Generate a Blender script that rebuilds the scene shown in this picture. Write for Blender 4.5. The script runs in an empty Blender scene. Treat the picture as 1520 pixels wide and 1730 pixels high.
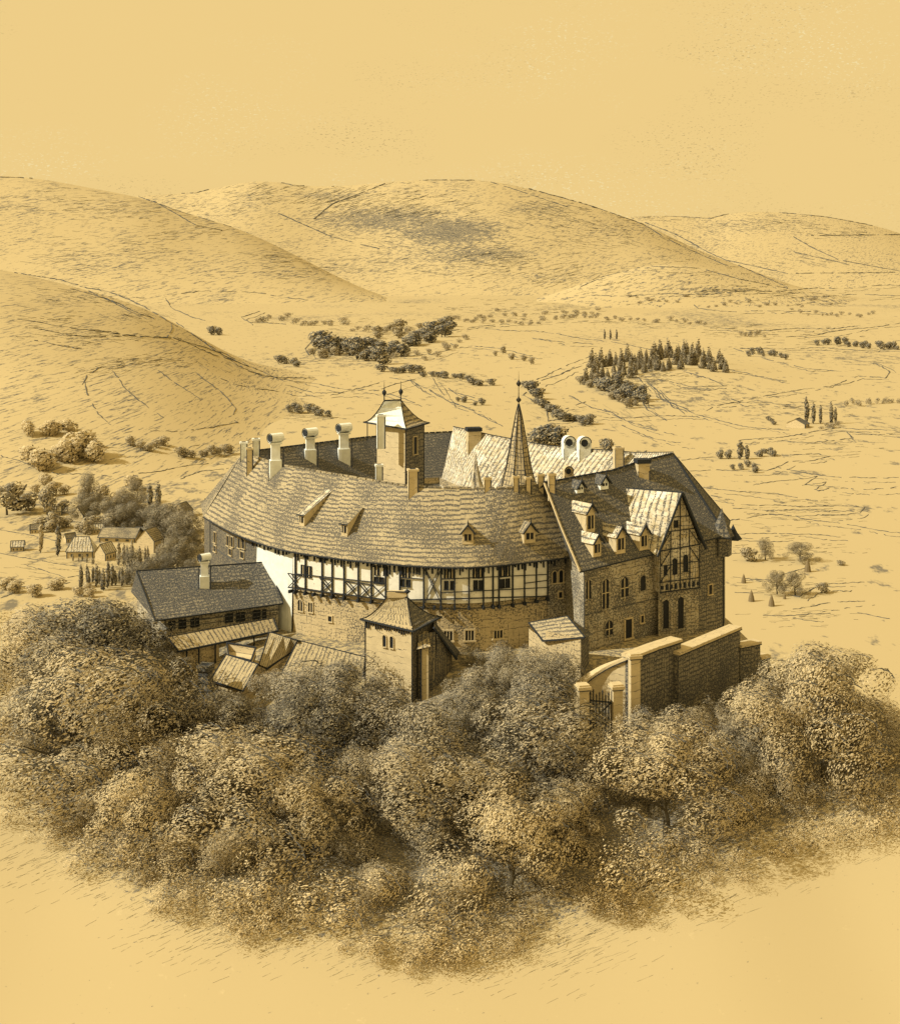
import bpy, math, random
from math import sin, cos, pi, sqrt, radians, floor, exp
from mathutils import Vector, Matrix, noise as mnoise
random.seed(7)
sc = bpy.context.scene
COL = sc.collection
F = 2200.0; HX = 760.0; HY = 450.0; EYE = 42.0
V = Vector

def P(px, py, Y): return V(((px-HX)*Y/F, Y, EYE-(py-HY)*Y/F))
def PZ(px, py, z):
    Y = F*(EYE-z)/(py-HY); return V(((px-HX)*Y/F, Y, z))
def proj(p): return (HX+F*p[0]/p[1], HY+F*(EYE-p[2])/p[1])
def lerp(a, b, t): return a+(b-a)*t
def sstep(t):
    t = max(0.0, min(1.0, t)); return t*t*(3-2*t)
def interp(pts, x):
    if x <= pts[0][0]: return pts[0][1]
    for (a, b), (c, d) in zip(pts, pts[1:]):
        if x <= c: return b+(d-b)*(x-a)/(c-a)
    return pts[-1][1]
def nz(x, y, z=0.0): return mnoise.noise(V((x, y, z)))

# ------------------------------------------------------------------ materials
PAPER = (0.49, 0.385, 0.205)
INK = (0.038, 0.048, 0.068)
def cool(c): return (c[0], min(.92, c[1]*1.06), min(.92, c[2]*1.24))

class NT:
    def __init__(s, m):
        m.use_nodes = True; s.t = m.node_tree; s.n = s.t.nodes; s.l = s.t.links
        s.bsdf = s.n.get('Principled BSDF')
    def node(s, ty, **kw):
        n = s.n.new(ty)
        for k, v in kw.items(): setattr(n, k, v)
        return n
    def set(s, sock, v):
        if hasattr(v, 'is_output') or isinstance(v, bpy.types.NodeSocket): s.l.new(v, sock)
        else: sock.default_value = v
    def math(s, op, a, b=None, c=None, clamp=False):
        n = s.node('ShaderNodeMath', operation=op, use_clamp=clamp)
        s.set(n.inputs[0], a)
        if b is not None: s.set(n.inputs[1], b)
        if c is not None: s.set(n.inputs[2], c)
        return n.outputs[0]
    def comb(s, x, y, z=0.0):
        n = s.node('ShaderNodeCombineXYZ')
        for i, v in enumerate((x, y, z)): s.set(n.inputs[i], v)
        return n.outputs[0]
    def noise(s, vec, scale, detail=2.0, rough=0.5):
        n = s.node('ShaderNodeTexNoise'); s.l.new(vec, n.inputs['Vector'])
        s.set(n.inputs['Scale'], scale); n.inputs['Detail'].default_value = detail
        n.inputs['Roughness'].default_value = rough
        return n.outputs[0]
    def step(s, v, lo, hi):
        n = s.node('ShaderNodeMapRange'); s.l.new(v, n.inputs[0])
        s.set(n.inputs[1], lo); s.set(n.inputs[2], hi)
        return n.outputs[0]
    def mix(s, f, a, b):
        n = s.node('ShaderNodeMix', data_type='RGBA')
        s.set(n.inputs[0], f)
        for i, v in ((6, a), (7, b)):
            if isinstance(v, tuple): n.inputs[i].default_value = (*v[:3], 1)
            else: s.l.new(v, n.inputs[i])
        return n.outputs[2]

MATS = {}
def newmat(name):
    m = bpy.data.materials.new(name); MATS[name] = m; return m

def plain(name, col, rough=0.9, spec=0.1):
    m = newmat(name); t = NT(m)
    tc = t.node('ShaderNodeTexCoord')
    g = t.step(t.noise(tc.outputs['Object'], 9.0, 3), 0.4, 0.65)
    t.l.new(t.mix(t.math('MULTIPLY', g, 0.5), col, tuple(min(1, c*1.9+0.015) for c in col)), t.bsdf.inputs['Base Color'])
    t.bsdf.inputs['Roughness'].default_value = rough
    t.bsdf.inputs['Specular IOR Level'].default_value = spec
    return m

def pencil(name, paper=PAPER, ink=INK, row=0.42, roww=0.38, rowd=0.6, crs=0.0, crsw=0.2, crsd=0.5,
           grain=5.0, dens=0.25, wob=0.35, opac=0.9, big=0.35, white=0.0, whitecol=(0.85, 0.83, 0.74)):
    """coursed surface: rows of tiles / stones along U, joints along V, weathered grain; UVs are in metres"""
    m = newmat(name); t = NT(m); paper = cool(paper)
    uvn = t.node('ShaderNodeUVMap'); sep = t.node('ShaderNodeSeparateXYZ')
    t.l.new(uvn.outputs[0], sep.inputs[0]); u, v = sep.outputs[0], sep.outputs[1]
    uv = t.comb(u, v)
    low = t.noise(uv, 0.16, 2)
    wobn = t.noise(t.comb(t.math('MULTIPLY', u, 0.9), t.math('MULTIPLY', v, 0.35)), 1.0, 2)
    wobm = t.math('MULTIPLY', t.math('SUBTRACT', wobn, 0.5), wob*4)
    masks = []
    if row:
        vv = t.math('ADD', t.math('DIVIDE', v, row), wobm)
        fr = t.math('PINGPONG', vv, 0.5)
        gate = t.noise(t.comb(t.math('MULTIPLY', u, 0.8), t.math('MULTIPLY', v, 2.2), 3.0), 1.0, 2)
        width = t.math('MULTIPLY', t.step(gate, 0.62-rowd*0.42, 0.75-rowd*0.2), roww)
        masks.append(t.step(t.math('SUBTRACT', width, fr), -0.03, 0.06))
    if crs:
        uu = t.math('ADD', t.math('DIVIDE', u, crs), t.math('MULTIPLY', wobm, 0.6))
        fr = t.math('PINGPONG', uu, 0.5)
        gate = t.noise(t.comb(t.math('MULTIPLY', u, 2.2), t.math('MULTIPLY', v, 0.9), 9.0), 1.0, 2)
        width = t.math('MULTIPLY', t.step(gate, 0.62-crsd*0.42, 0.75-crsd*0.2), crsw)
        masks.append(t.step(t.math('SUBTRACT', width, fr), -0.03, 0.06))
    g = t.noise(uv, grain, 3, 0.6)
    lowd = t.math('MULTIPLY', t.math('SUBTRACT', low, 0.5), big)
    thr = t.math('SUBTRACT', 0.72-dens*0.45, lowd)
    masks.append(t.step(g, thr, t.math('ADD', thr, 0.06)))
    mk = masks[0]
    for k in masks[1:]: mk = t.math('MAXIMUM', mk, k)
    # broken by paper-like tooth so that no stroke is solid
    tooth = t.noise(uv, grain*2.3, 1)
    mk = t.math('MULTIPLY', mk, t.step(tooth, 0.30, 0.52))
    base = paper
    if white:
        wn = t.noise(t.comb(u, v, 5.0), 0.35, 3)
        base = t.mix(t.step(wn, 0.62-white*0.5, 0.70-white*0.5), paper, whitecol)
    tint = t.mix(t.step(t.noise(uv, 1.3, 3), 0.35, 0.7), base, tuple(c*0.86 for c in (paper if not white else whitecol)))
    t.l.new(t.mix(t.math('MULTIPLY', mk, opac), tint, ink), t.bsdf.inputs['Base Color'])
    t.bsdf.inputs['Roughness'].default_value = 0.95
    t.bsdf.inputs['Specular IOR Level'].default_value = 0.05
    bp = t.node('ShaderNodeBump'); bp.inputs['Strength'].default_value = 0.35; bp.inputs['Distance'].default_value = 0.05
    t.l.new(t.math('SUBTRACT', 1.0, mk), bp.inputs['Height']); t.l.new(bp.outputs[0], t.bsdf.inputs['Normal'])
    return m

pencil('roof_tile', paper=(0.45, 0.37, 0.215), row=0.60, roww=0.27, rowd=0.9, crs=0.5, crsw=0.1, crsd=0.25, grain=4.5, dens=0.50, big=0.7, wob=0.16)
pencil('roof_tile_dark', paper=(0.27, 0.235, 0.16), row=0.55, roww=0.34, rowd=0.9, crs=0.5, crsw=0.22, crsd=0.7, grain=3.5, dens=0.62, big=0.5)  # dark tile; also painted shade on castle slopes turned from the sun
pencil('roof_tile_pale', paper=(0.50, 0.41, 0.235), row=0.6, roww=.1, rowd=.5, crs=0.75, crsw=0.24, crsd=0.85, grain=3.5, dens=0.30, big=0.6, white=0.05)  # pale tile; also painted sunlight on castle slopes facing the sun
pencil('roof_pantile', paper=(0.47, 0.38, 0.21), row=0, crs=0.5, crsw=0.22, crsd=0.75, grain=4, dens=0.36)
pencil('roof_shingle', paper=(0.5, 0.4, 0.22), row=0.5, roww=0.2, rowd=0.8, crs=0.45, crsw=0.22, crsd=0.9, grain=4, dens=0.18)
pencil('masonry', paper=(0.58, 0.46, 0.25), row=0.42, roww=0.13, rowd=0.45, crs=0.7, crsw=0.09, crsd=0.3, grain=4.5, dens=0.42, big=0.7, white=0.0)
pencil('masonry_worn', paper=(0.40, 0.33, 0.20), row=0.42, roww=0.16, rowd=0.55, crs=0.5, crsw=0.10, crsd=0.4, grain=4.6, dens=0.58, big=0.7, white=0.10, whitecol=(0.6, 0.56, 0.45))  # stone with painted shade and highlight smudges, mainly for the right wing
pencil('masonry_rough', paper=(0.30, 0.26, 0.175), row=0.46, roww=0.26, rowd=0.8, crs=0.42, crsw=0.2, crsd=0.75, grain=3.6, dens=0.5, big=0.5)  # stone with painted shade: right corner, tower sides, terrace wall
pencil('ashlar', paper=(0.62, 0.50, 0.28), row=0.7, roww=0.08, rowd=0.4, grain=4, dens=0.14, big=0.3)
pencil('plaster', paper=(0.86, 0.86, 0.78), row=0, grain=3.5, dens=0.10, big=0.35, opac=0.7)  # white puts the sunlit highlights of walls and chimneys into the colour
pencil('plaster_panel', paper=(0.62, 0.50, 0.29), row=0, grain=3.2, dens=0.14, big=0.5, white=0.8, whitecol=(0.88,0.88,0.82))
pencil('boarding', paper=(0.27, 0.225, 0.14), row=0, crs=0.42, crsw=0.3, crsd=0.9, grain=4, dens=0.55, big=0.4)  # left-end boards; also painted shade on the gatehouse's right faces
pencil('panelwork', paper=(0.44, 0.355, 0.20), row=0.5, roww=0.14, rowd=0.5, crs=0.4, crsw=0.16, crsd=0.7, grain=4, dens=0.38, white=0.12, whitecol=(0.66,0.63,0.55))
plain('ink_timber', (0.026, 0.031, 0.040))
plain('ink_soft', (0.085, 0.090, 0.095))
plain('glass_dark', (0.016, 0.018, 0.022), 0.5, 0.12)
plain('bark', (0.06, 0.052, 0.035))
plain('hay', (0.16, 0.13, 0.08))
plain('iron', (0.02, 0.02, 0.018), 0.6, 0.3)

def terrain_mat(name, paper, gx, gy, gz, opac=0.85, detail=6.0):
    """bare pale ground with a cover of dry growth whose density is the vertex attribute cover"""
    m = newmat(name); t = NT(m); paper = cool((paper[0]*.985, paper[1], paper[2]*.97))
    geo = t.node('ShaderNodeNewGeometry'); sep = t.node('ShaderNodeSeparateXYZ')
    t.l.new(geo.outputs['Position'], sep.inputs[0])
    at = t.node('ShaderNodeAttribute', attribute_name='cover')
    c = at.outputs['Fac']
    # strokes lean slightly uphill to the right
    x = t.math('MULTIPLY', sep.outputs[0], gx); y = t.math('MULTIPLY', sep.outputs[1], gy)
    z = t.math('MULTIPLY', t.math('SUBTRACT', sep.outputs[2], t.math('MULTIPLY', sep.outputs[0], 0.22)), gz)
    n = t.noise(t.comb(x, y, z), 1.0, detail, 0.72)
    thr = t.math('SUBTRACT', 0.69, t.math('MULTIPLY', c, 0.40))
    mk = t.step(n, thr, t.math('ADD', thr, 0.07))
    n2 = t.noise(t.comb(x, y, z), 4.1, 2, 0.6)
    mk = t.math('MULTIPLY', mk, t.step(n2, 0.32, 0.52))
    pn = t.step(t.noise(geo.outputs['Position'], 0.6, 8, 0.75), 0.62, 0.72)
    pap = t.mix(t.math('MULTIPLY', pn, 0.35), paper, tuple(min(0.8, q*1.35+0.05) for q in paper))
    t.l.new(t.mix(t.math('MULTIPLY', mk, opac), pap, (0.075, 0.085, 0.105)), t.bsdf.inputs['Base Color'])
    t.bsdf.inputs['Roughness'].default_value = 1.0
    t.bsdf.inputs['Specular IOR Level'].default_value = 0.0
    return m

terrain_mat('ground_soil', (0.50, 0.395, 0.213), 1.3, 2.2, 5.0, detail=3)
terrain_mat('valley_soil', (0.50, 0.395, 0.213), 0.10, 0.055, 0.3, opac=.7, detail=4)
terrain_mat('hill_near', (0.52, 0.41, 0.22), 0.22, 0.05, 1.7, detail=3)
terrain_mat('hill_far', (0.52, 0.41, 0.22), 0.055, 0.012, 0.40, detail=3)

def foliage_mat(name, dark, light, bias=0.45):
    m = newmat(name); t = NT(m)
    geo = t.node('ShaderNodeNewGeometry'); oi = t.node('ShaderNodeObjectInfo')
    tc = t.node('ShaderNodeTexCoord')
    cl = t.noise(tc.outputs['Object'], 0.9, 2)
    v = t.math('ADD', geo.outputs['Random Per Island'], t.math('MULTIPLY', t.math('SUBTRACT', cl, 0.5), 1.5))
    f = t.step(v, bias-0.25, bias+0.30)
    c = t.mix(f, dark, light)
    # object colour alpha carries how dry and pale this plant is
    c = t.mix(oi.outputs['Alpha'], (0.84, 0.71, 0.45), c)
    t.l.new(c, t.bsdf.inputs['Base Color'])
    t.bsdf.inputs['Roughness'].default_value = 1.0
    t.bsdf.inputs['Specular IOR Level'].default_value = 0.0
    # leaves let light through, and their mean facing follows the leaf clump they grow on
    at = t.node('ShaderNodeAttribute', attribute_name='clump')
    vt = t.node('ShaderNodeVectorTransform', vector_type='VECTOR', convert_from='OBJECT', convert_to='WORLD')
    t.l.new(at.outputs['Vector'], vt.inputs[0])
    mx = t.node('ShaderNodeMix', data_type='VECTOR'); mx.inputs[0].default_value = 0.8
    t.l.new(geo.outputs['Normal'], mx.inputs[4]); t.l.new(vt.outputs[0], mx.inputs[5])
    nm = t.node('ShaderNodeVectorMath', operation='NORMALIZE'); t.l.new(mx.outputs[1], nm.inputs[0])
    t.l.new(nm.outputs[0], t.bsdf.inputs['Normal'])
    tr = t.node('ShaderNodeBsdfTranslucent'); t.l.new(c, tr.inputs['Color'])
    ms = t.node('ShaderNodeMixShader'); ms.inputs[0].default_value = 0.30
    t.l.new(t.bsdf.outputs[0], ms.inputs[1]); t.l.new(tr.outputs[0], ms.inputs[2])
    out = [n for n in t.n if n.type == 'OUTPUT_MATERIAL'][0]; t.l.new(ms.outputs[0], out.inputs['Surface'])
    return m
foliage_mat('foliage', (0.115, 0.125, 0.135), (0.55, 0.50, 0.385), 0.42)
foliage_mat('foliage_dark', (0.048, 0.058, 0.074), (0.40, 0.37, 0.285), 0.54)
foliage_mat('foliage_far', (0.09, 0.102, 0.12), (0.56, 0.50, 0.36), 0.50)

# ------------------------------------------------------------------ mesh builder
class MB:
    def __init__(s): s.v = []; s.f = []; s.m = []; s.uv = []
    def poly(s, pts, mi=0, uv=None):
        pts = [V(p) for p in pts]; i = len(s.v); s.v += pts
        s.f.append(tuple(range(i, i+len(pts)))); s.m.append(mi)
        if uv is None:
            a = pts[0]; ux = (pts[1]-a)
            if ux.length < 1e-6: ux = V((1, 0, 0))
            ux = ux.normalized(); n = V((0, 0, 0))
            for k in range(1, len(pts)-1): n += (pts[k]-a).cross(pts[k+1]-a)
            if n.length < 1e-9: n = V((0, 0, 1))
            n.normalize(); vy = n.cross(ux)
            if vy.z < -0.1: vy = -vy
            o = a.dot(ux), a.dot(vy)
            uv = [((p-a).dot(ux)+o[0], (p-a).dot(vy)+o[1]) for p in pts]
        s.uv.append(uv)
    def box(s, c, sx, sy, sz, mi=0, ang=0.0):
        c = V(c); X = V((cos(ang), sin(ang), 0))*sx/2; Y_ = V((-sin(ang), cos(ang), 0))*sy/2; Z = V((0, 0, sz/2))
        s.frame(c, X, Y_, Z, mi)
    def frame(s, c, X, Y_, Z, mi=0):
        q = lambda a, b, d: c+X*a+Y_*b+Z*d
        for fc in (((-1,-1,-1),(1,-1,-1),(1,-1,1),(-1,-1,1)), ((1,-1,-1),(1,1,-1),(1,1,1),(1,-1,1)),
                   ((1,1,-1),(-1,1,-1),(-1,1,1),(1,1,1)), ((-1,1,-1),(-1,-1,-1),(-1,-1,1),(-1,1,1)),
                   ((-1,-1,1),(1,-1,1),(1,1,1),(-1,1,1)), ((-1,1,-1),(1,1,-1),(1,-1,-1),(-1,-1,-1))):
            s.poly([q(*k) for k in fc], mi)
    def bar(s, p, q, w, h=None, mi=0, up=V((0, 0, 1))):
        p, q = V(p), V(q); h = h or w; d = q-p
        if d.length < 1e-5: return
        D = d.normalized(); S = D.cross(up)
        if S.length < 1e-3: S = D.cross(V((1, 0, 0)))
        S.normalize(); U = S.cross(D).normalized()
        s.frame((p+q)/2, d/2, S*w/2, U*h/2, mi)
    def line(s, pts, r=0.06, mi=0):
        for a, b in zip(pts, pts[1:]): s.bar(a, b, r*2, r*2, mi)
    def lathe(s, c, prof, n=10, mi=0, sx=1.0, ang=0.0, axis=None):
        c = V(c)
        def pt(r, z, k):
            a = ang+2*pi*k/n
            if axis is None: return c+V((r*cos(a)*sx, r*sin(a), z))
            A = V(axis).normalized(); B = A.cross(V((0, 0, 1))); B = B.normalized() if B.length > .01 else V((1, 0, 0)); Cc = A.cross(B)
            return c+A*z+B*(r*cos(a))+Cc*(r*sin(a))
        for (r0, z0), (r1, z1) in zip(prof, prof[1:]):
            for k in range(n):
                a, b, d, e = pt(r0, z0, k), pt(r0, z0, k+1), pt(r1, z1, k+1), pt(r1, z1, k)
                if r0 < 1e-4: s.poly([a, d, e], mi)
                elif r1 < 1e-4: s.poly([a, b, d], mi)
                else: s.poly([a, b, d, e], mi)
    def build(s, name, mats, parent=None, smooth=False, loc=None):
        me = bpy.data.meshes.new(name)
        o0 = V(loc) if loc is not None else sum(s.v, V((0,0,0)))/max(1,len(s.v))
        vs = [tuple(p-o0) for p in s.v] if o0 is not None else [tuple(p) for p in s.v]
        me.from_pydata(vs, [], s.f)
        if isinstance(mats, str): mats = [mats]
        for k in mats: me.materials.append(MATS[k])
        me.polygons.foreach_set('material_index', s.m)
        ul = me.uv_layers.new(name='UVMap'); flat = []
        for q in s.uv:
            for a in q: flat += [a[0], a[1]]
        ul.data.foreach_set('uv', flat)
        if smooth: me.polygons.foreach_set('use_smooth', [True]*len(s.f))
        me.update()
        o = bpy.data.objects.new(name, me); COL.objects.link(o)
        if o0 is not None: o.location = o0
        if parent is not None:
            o.parent = parent
            if o0 is None: o.matrix_parent_inverse = Matrix.Identity(4)
            o.location = (o0 if o0 is not None else V((0,0,0))) - WORLD(parent)
        return o

def WORLD(o):
    w = V((0, 0, 0))
    while o is not None:
        w += o.location; o = o.parent
    return w
def empty(name, label, cat, loc=(0, 0, 0), group=None):
    o = bpy.data.objects.new(name, None); COL.objects.link(o); o.location = loc; o.empty_display_size = 0.5
    o['label'] = label; o['category'] = cat
    if group: o['group'] = group
    return o
def tag(o, label, cat, group=None):
    o['label'] = label; o['category'] = cat
    if group: o['group'] = group
    return o
def struct(o): o['kind'] = 'structure'; return o

# ------------------------------------------------------------------ terrain
def layer(crest, Yc, Wf, Wb, base=-45, pw=1.0, fold=0.0, seed=0.0):
    return dict(c=crest, Y=Yc, Wf=Wf, Wb=Wb, b=base, pw=pw, fold=fold, s=seed)
LAYERS = {
 'far_ridge': layer([(700,420),(950,380),(1040,368),(1110,362),(1150,367),(1220,366),(1240,358),(1270,354),(1300,359),(1370,361),(1440,372),(1500,386),(1620,430),(1800,470)], 6500, 1500, 1500, fold=6, seed=3),
 'mountain': layer([(-100,400),(100,352),(230,330),(330,326),(370,316),(430,303),(470,306),(520,316),(580,314),(700,303),(820,303),(900,319),(1000,347),(1090,378),(1180,424),(1260,452),(1340,484),(1420,500)], 4700, 1050, 1500, fold=30, seed=1),
 'left_mountain': layer([(-500,290),(-100,290),(30,298),(80,303),(150,317),(235,332),(320,362),(400,384),(470,416),(540,452),(620,492),(700,515)], 3700, 900, 900, fold=20, seed=2),
 'spur': layer([(780,530),(900,508),(960,488),(1020,465),(1090,448),(1130,444),(1190,452),(1260,470),(1330,488),(1420,500),(1500,512)], 3300, 800, 800, base=-48, fold=4, seed=5),
 'left_slope': layer([(-600,380),(-200,425),(15,457),(130,485),(230,514),(300,548),(360,586),(420,622),(480,645),(560,660),(640,668)], 900, 480, 300, base=-44, fold=7, seed=6),
}
def layer_h(L, x, y):
    if y < L['Y']-L['Wf'] or y > L['Y']+L['Wb']: return -1e3
    u = HX+F*x/y
    zc = EYE-(sum(interp(L['c'], u+o)*w_ for o, w_ in ((-48,.12),(-24,.2),(0,.36),(24,.2),(48,.12)))-HY)*L['Y']/F
    t = (y-L['Y'])
    p = sstep(1+t/L['Wf']) if t < 0 else sstep(1-t/L['Wb'])
    if t < 0: p = 0.55*p+0.45*(1+t/L['Wf'])
    h = L['b']+(zc-L['b'])*p
    if L['fold'] and h > L['b']:
        k = L['Y']/9.0
        h += L['fold']*nz(x/k+L['s']*7, y/k, L['s'])*4*p*(1-p)
    return h
YSL0 = [(-40,146),(-14,146),(-6,139),(5,136),(14,130),(40,129)]
YSL = [(x_*2.0, sum(interp(YSL0, x_*2.0+o) for o in (-8,-4,0,4,8))/5) for x_ in range(-40, 41)]
YSL1 = [(x_, (y_*.5+136*.5)) for x_, y_ in YSL]
def castle_hill(x, y):
    dx = (x+1)/((41.5 if x > 0 else 47.0)+max(0.0, 138-y)*(0.9 if x > 0 else 0.6)); dy = max(0.0, y-158)/62.0
    r = sqrt(dx*dx+dy*dy)
    zf = -0.36*max(0.0, lerp(interp(YSL, x), 137, sstep((132-y)/25))-y)
    zf = max(zf, -36+0.08*y) if y < 60 else zf
    if x > 16.5:
        d = 129.3+(min(x, 33)-18)*1.03-y
        if x > 33: d += (x-33)*.2
        zf -= 4.3*sstep((x-16.5)/1.6)*sstep(d/0.8)*(1-sstep((d-3)/14))
    s = sstep((r-0.76)/(0.85 if x > 0 else 1.15))
    top = zf-0.6*sstep((abs(x)-20)/15)
    z = top+(-40-top)*s
    z += 0.5*nz(x*0.06, y*0.06, 4)*(1-s)
    return max(z, -40.0) if z > -40 else -40.0
def valley(x, y):
    z = -40.0
    if y > 240: z += 3.5*nz(x*0.0045, y*0.003, 8)*sstep((y-240)/300)
    # low ridge carrying the fir wood
    cx, cy = (1120-HX)*1000/F, 1000
    z += 9*exp(-((x-cx)/75)**2-((y-cy)/130)**2)
    return z
def ground_h(x, y): return max(castle_hill(x, y), valley(x, y)) if y < 330 else valley(x, y)
def H(x, y):
    h = ground_h(x, y)
    if y > 480:
        for L in LAYERS.values(): h = max(h, layer_h(L, x, y))
    return h
def at(px, py, lo=70.0):
    dx = (px-HX)/F; dz = -(py-HY)/F
    y = lo; last = y
    while y < 12000:
        if EYE+dz*y <= H(dx*y, y):
            a, b = last, y
            for _ in range(14):
                m = (a+b)/2
                if EYE+dz*m <= H(dx*m, m): b = m
                else: a = m
            return V((dx*b, b, H(dx*b, b)))
        last = y; y *= 1.006
    return None

def blobs(px, py, B):
    c = 0.0
    for (bx, by, rx, ry, a) in B:
        d = ((px-bx)/rx)**2+((py-by)/ry)**2
        if d < 6: c = max(c, a*exp(-d*1.1))
    return c
SHADE_PATCHES = [(650,370,190,34,.62),(760,390,120,34,.72),(560,330,120,14,.5),(800,430,150,28,.55),(700,440,200,30,.38),(430,330,90,20,.4),  # hill-fold shading painted as darker patches, with some wooded ground
         (350,370,110,22,.35),(900,350,110,24,.42),(1000,380,90,20,.36),(930,470,150,22,.36),(1090,365,60,10,.4),(1230,380,120,14,.38),
         (1380,380,90,14,.3),(180,350,170,24,.3),(230,430,220,30,.34),(500,460,170,24,.38),(1140,470,110,22,.36),(1200,490,100,14,.45),
         (1300,470,120,14,.35),(150,500,110,14,.34),(130,555,110,16,.38),(200,615,90,16,.4),(60,480,70,20,.2),(1230,560,70,14,.25),
         (640,560,110,40,.3),(1080,640,90,38,.42),(1150,600,80,20,.4),(1000,440,120,20,.3)]
TOPL = [(-200,1090),(0,1040),(60,1015),(130,1005),(200,1008),(245,1040),(285,1110),(330,1170),(400,1175),(450,1150),(500,1115),(560,1118),(610,1115),(650,1110),(690,1195),(745,1170),(790,1120),(850,1095),(920,1095),(965,1170),(985,1235),(1030,1240),(1080,1212),(1150,1205),(1220,1180),(1290,1135),(1330,1085),(1390,1075),(1450,1105),(1500,1170),(1700,1250)]
BOTL = [(-200,1180),(0,1290),(60,1400),(150,1470),(250,1530),(400,1560),(600,1600),(800,1610),(950,1570),(1080,1520),(1200,1480),(1350,1420),(1520,1380),(1800,1300)]
def forest_cover(x, y, z):
    px, py = proj((x, y, z))
    b = interp(BOTL, px)
    f = sstep((b+90-py)/230.0)
    return 0.95*f

def grid_mesh(name, mat, xs, ys, hf, cf, parent=None):
    nxs, nys = len(xs[0]), len(ys)
    verts = []; cov = []
    for j, y in enumerate(ys):
        for x in xs[j]:
            z = hf(x, y); verts.append((x, y, z)); cov.append(cf(x, y, z))
    faces = [(j*nxs+i, j*nxs+i+1, (j+1)*nxs+i+1, (j+1)*nxs+i) for j in range(nys-1) for i in range(nxs-1)]
    me = bpy.data.meshes.new(name); me.from_pydata(verts, [], faces)
    a = me.attributes.new('cover', 'FLOAT', 'POINT'); a.data.foreach_set('value', cov)
    me.polygons.foreach_set('use_smooth', [True]*len(faces)); me.materials.append(MATS[mat]); me.update()
    o = bpy.data.objects.new(name, me); COL.objects.link(o); struct(o)
    return o
ys = [-60.0]
while ys[-1] < 15000: ys.append(ys[-1]+max(1.6, (ys[-1])*0.013 if ys[-1] > 0 else 8))
NC = 240
xs = [[(-0.75+1.5*i/NC)*(abs(y)+150) for i in range(NC+1)] for y in ys]
def gcov(x, y, z):
    if y < 60: return 0.0
    px, py = proj((x, y, z))
    if y < 230:
        if z > -36: return forest_cover(x, y, z) if y < 135 else 0.6
        return 0.12
    return max(0.25+0.45*max(0, nz(x*0.006, y*0.003, 2)), 1.2*blobs(px, py, SHADE_PATCHES))
ksp = next(i for i, y in enumerate(ys) if y > 260)
grid_mesh('ground', 'ground_soil', xs[:ksp+1], ys[:ksp+1], ground_h, gcov)
grid_mesh('valley', 'valley_soil', xs[ksp:], ys[ksp:], ground_h, gcov)
def hill_mesh(name, key, mat):
    L = LAYERS[key]; u0, u1 = L['c'][0][0], L['c'][-1][0]
    yy = [L['Y']-L['Wf']+(L['Wf']+L['Wb'])*j/70.0 for j in range(71)]
    NU = 150
    xx = [[(lerp(u0, u1, i/NU)-HX)*y/F for i in range(NU+1)] for y in yy]
    def hh(x, y): return layer_h(L, x, y) if L['Y']-L['Wf'] < y < L['Y']+L['Wb'] else L['b']
    def cc(x, y, z):
        px, py = proj((x, y, z)); return max(0.36+0.2*nz(px*.012, py*.03, 3), 1.3*blobs(px, py, SHADE_PATCHES))
    return grid_mesh(name, mat, xx, yy, hh, cc)
hill_mesh('hill', 'far_ridge', 'hill_far'); hill_mesh('hill', 'mountain', 'hill_far')
hill_mesh('hill', 'left_mountain', 'hill_far'); hill_mesh('hill', 'spur', 'hill_far'); hill_mesh('hill', 'left_slope', 'hill_near')
# ------------------------------------------------------------------ the castle
TRIS = {}   # key -> list of (a,b,c) for placing dormers, chimneys
def reg(key, pts):
    for k in range(1, len(pts)-1): TRIS.setdefault(key, []).append((V(pts[0]), V(pts[k]), V(pts[k+1])))
def hit(px, py, *keys):
    from mathutils.geometry import intersect_ray_tri
    o = V((0, 0, EYE)); d = P(px, py, 100)-o; best = None
    for k in keys:
        for a, b, c in TRIS[k]:
            q = intersect_ray_tri(a, b, c, d, o, True)
            if q is not None and (q-o).dot(d) > 0:
                if best is None or (q-o).length < (best[0]-o).length:
                    n = (b-a).cross(c-a).normalized()
                    if n.z < 0: n = -n
                    best = (q, n)
    return best
def cat(pts, n=4):
    out = []
    for i in range(len(pts)-1):
        p0 = pts[max(0, i-1)]; p1 = pts[i]; p2 = pts[i+1]; p3 = pts[min(len(pts)-1, i+2)]
        for k in range(n):
            t = k/n
            out.append(0.5*((2*p1)+(p2-p0)*t+(2*p0-5*p1+4*p2-p3)*t*t+(3*p1-p0-3*p2+p3)*t**3))
    out.append(pts[-1]); return out

castle = empty('castle', 'ring shaped hilltop castle with curved tiled roofs, half timbered storey and slate spire', 'castle', (2, 165, 0))

def roof_strip(mb, ridge, eave, key, mi=0, sag=0.0, rows=3, inkmi=1, flip=False, eink=True):
    """slope between a ridge line and an eaves line, uv: u along, v up the slope"""
    u = 0.0
    for i in range(len(ridge)-1):
        e0, e1, r0, r1 = eave[i], eave[i+1], ridge[i], ridge[i+1]
        du = max((e1-e0).length, (r1-r0).length)
        for k in range(rows):
            t0, t1 = k/rows, (k+1)/rows
            def pt(e, r, t):
                p = e.lerp(r, t); return p-V((0, 0, sag*4*t*(1-t)*(1-t*0.6)))
            q = [pt(e0, r0, t0), pt(e1, r1, t0), pt(e1, r1, t1), pt(e0, r0, t1)]
            L = (r0-e0).length
            mb.poly(q, mi, [(u, t0*L), (u+du, t0*L), (u+du, t1*L), (u, t1*L)]); reg(key, q)
        u += du
        # underside / fascia of the eaves
        if eink: mb.bar(e0-V((0,0,.07)), e1-V((0,0,.07)), 0.12, 0.14, inkmi)
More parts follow.
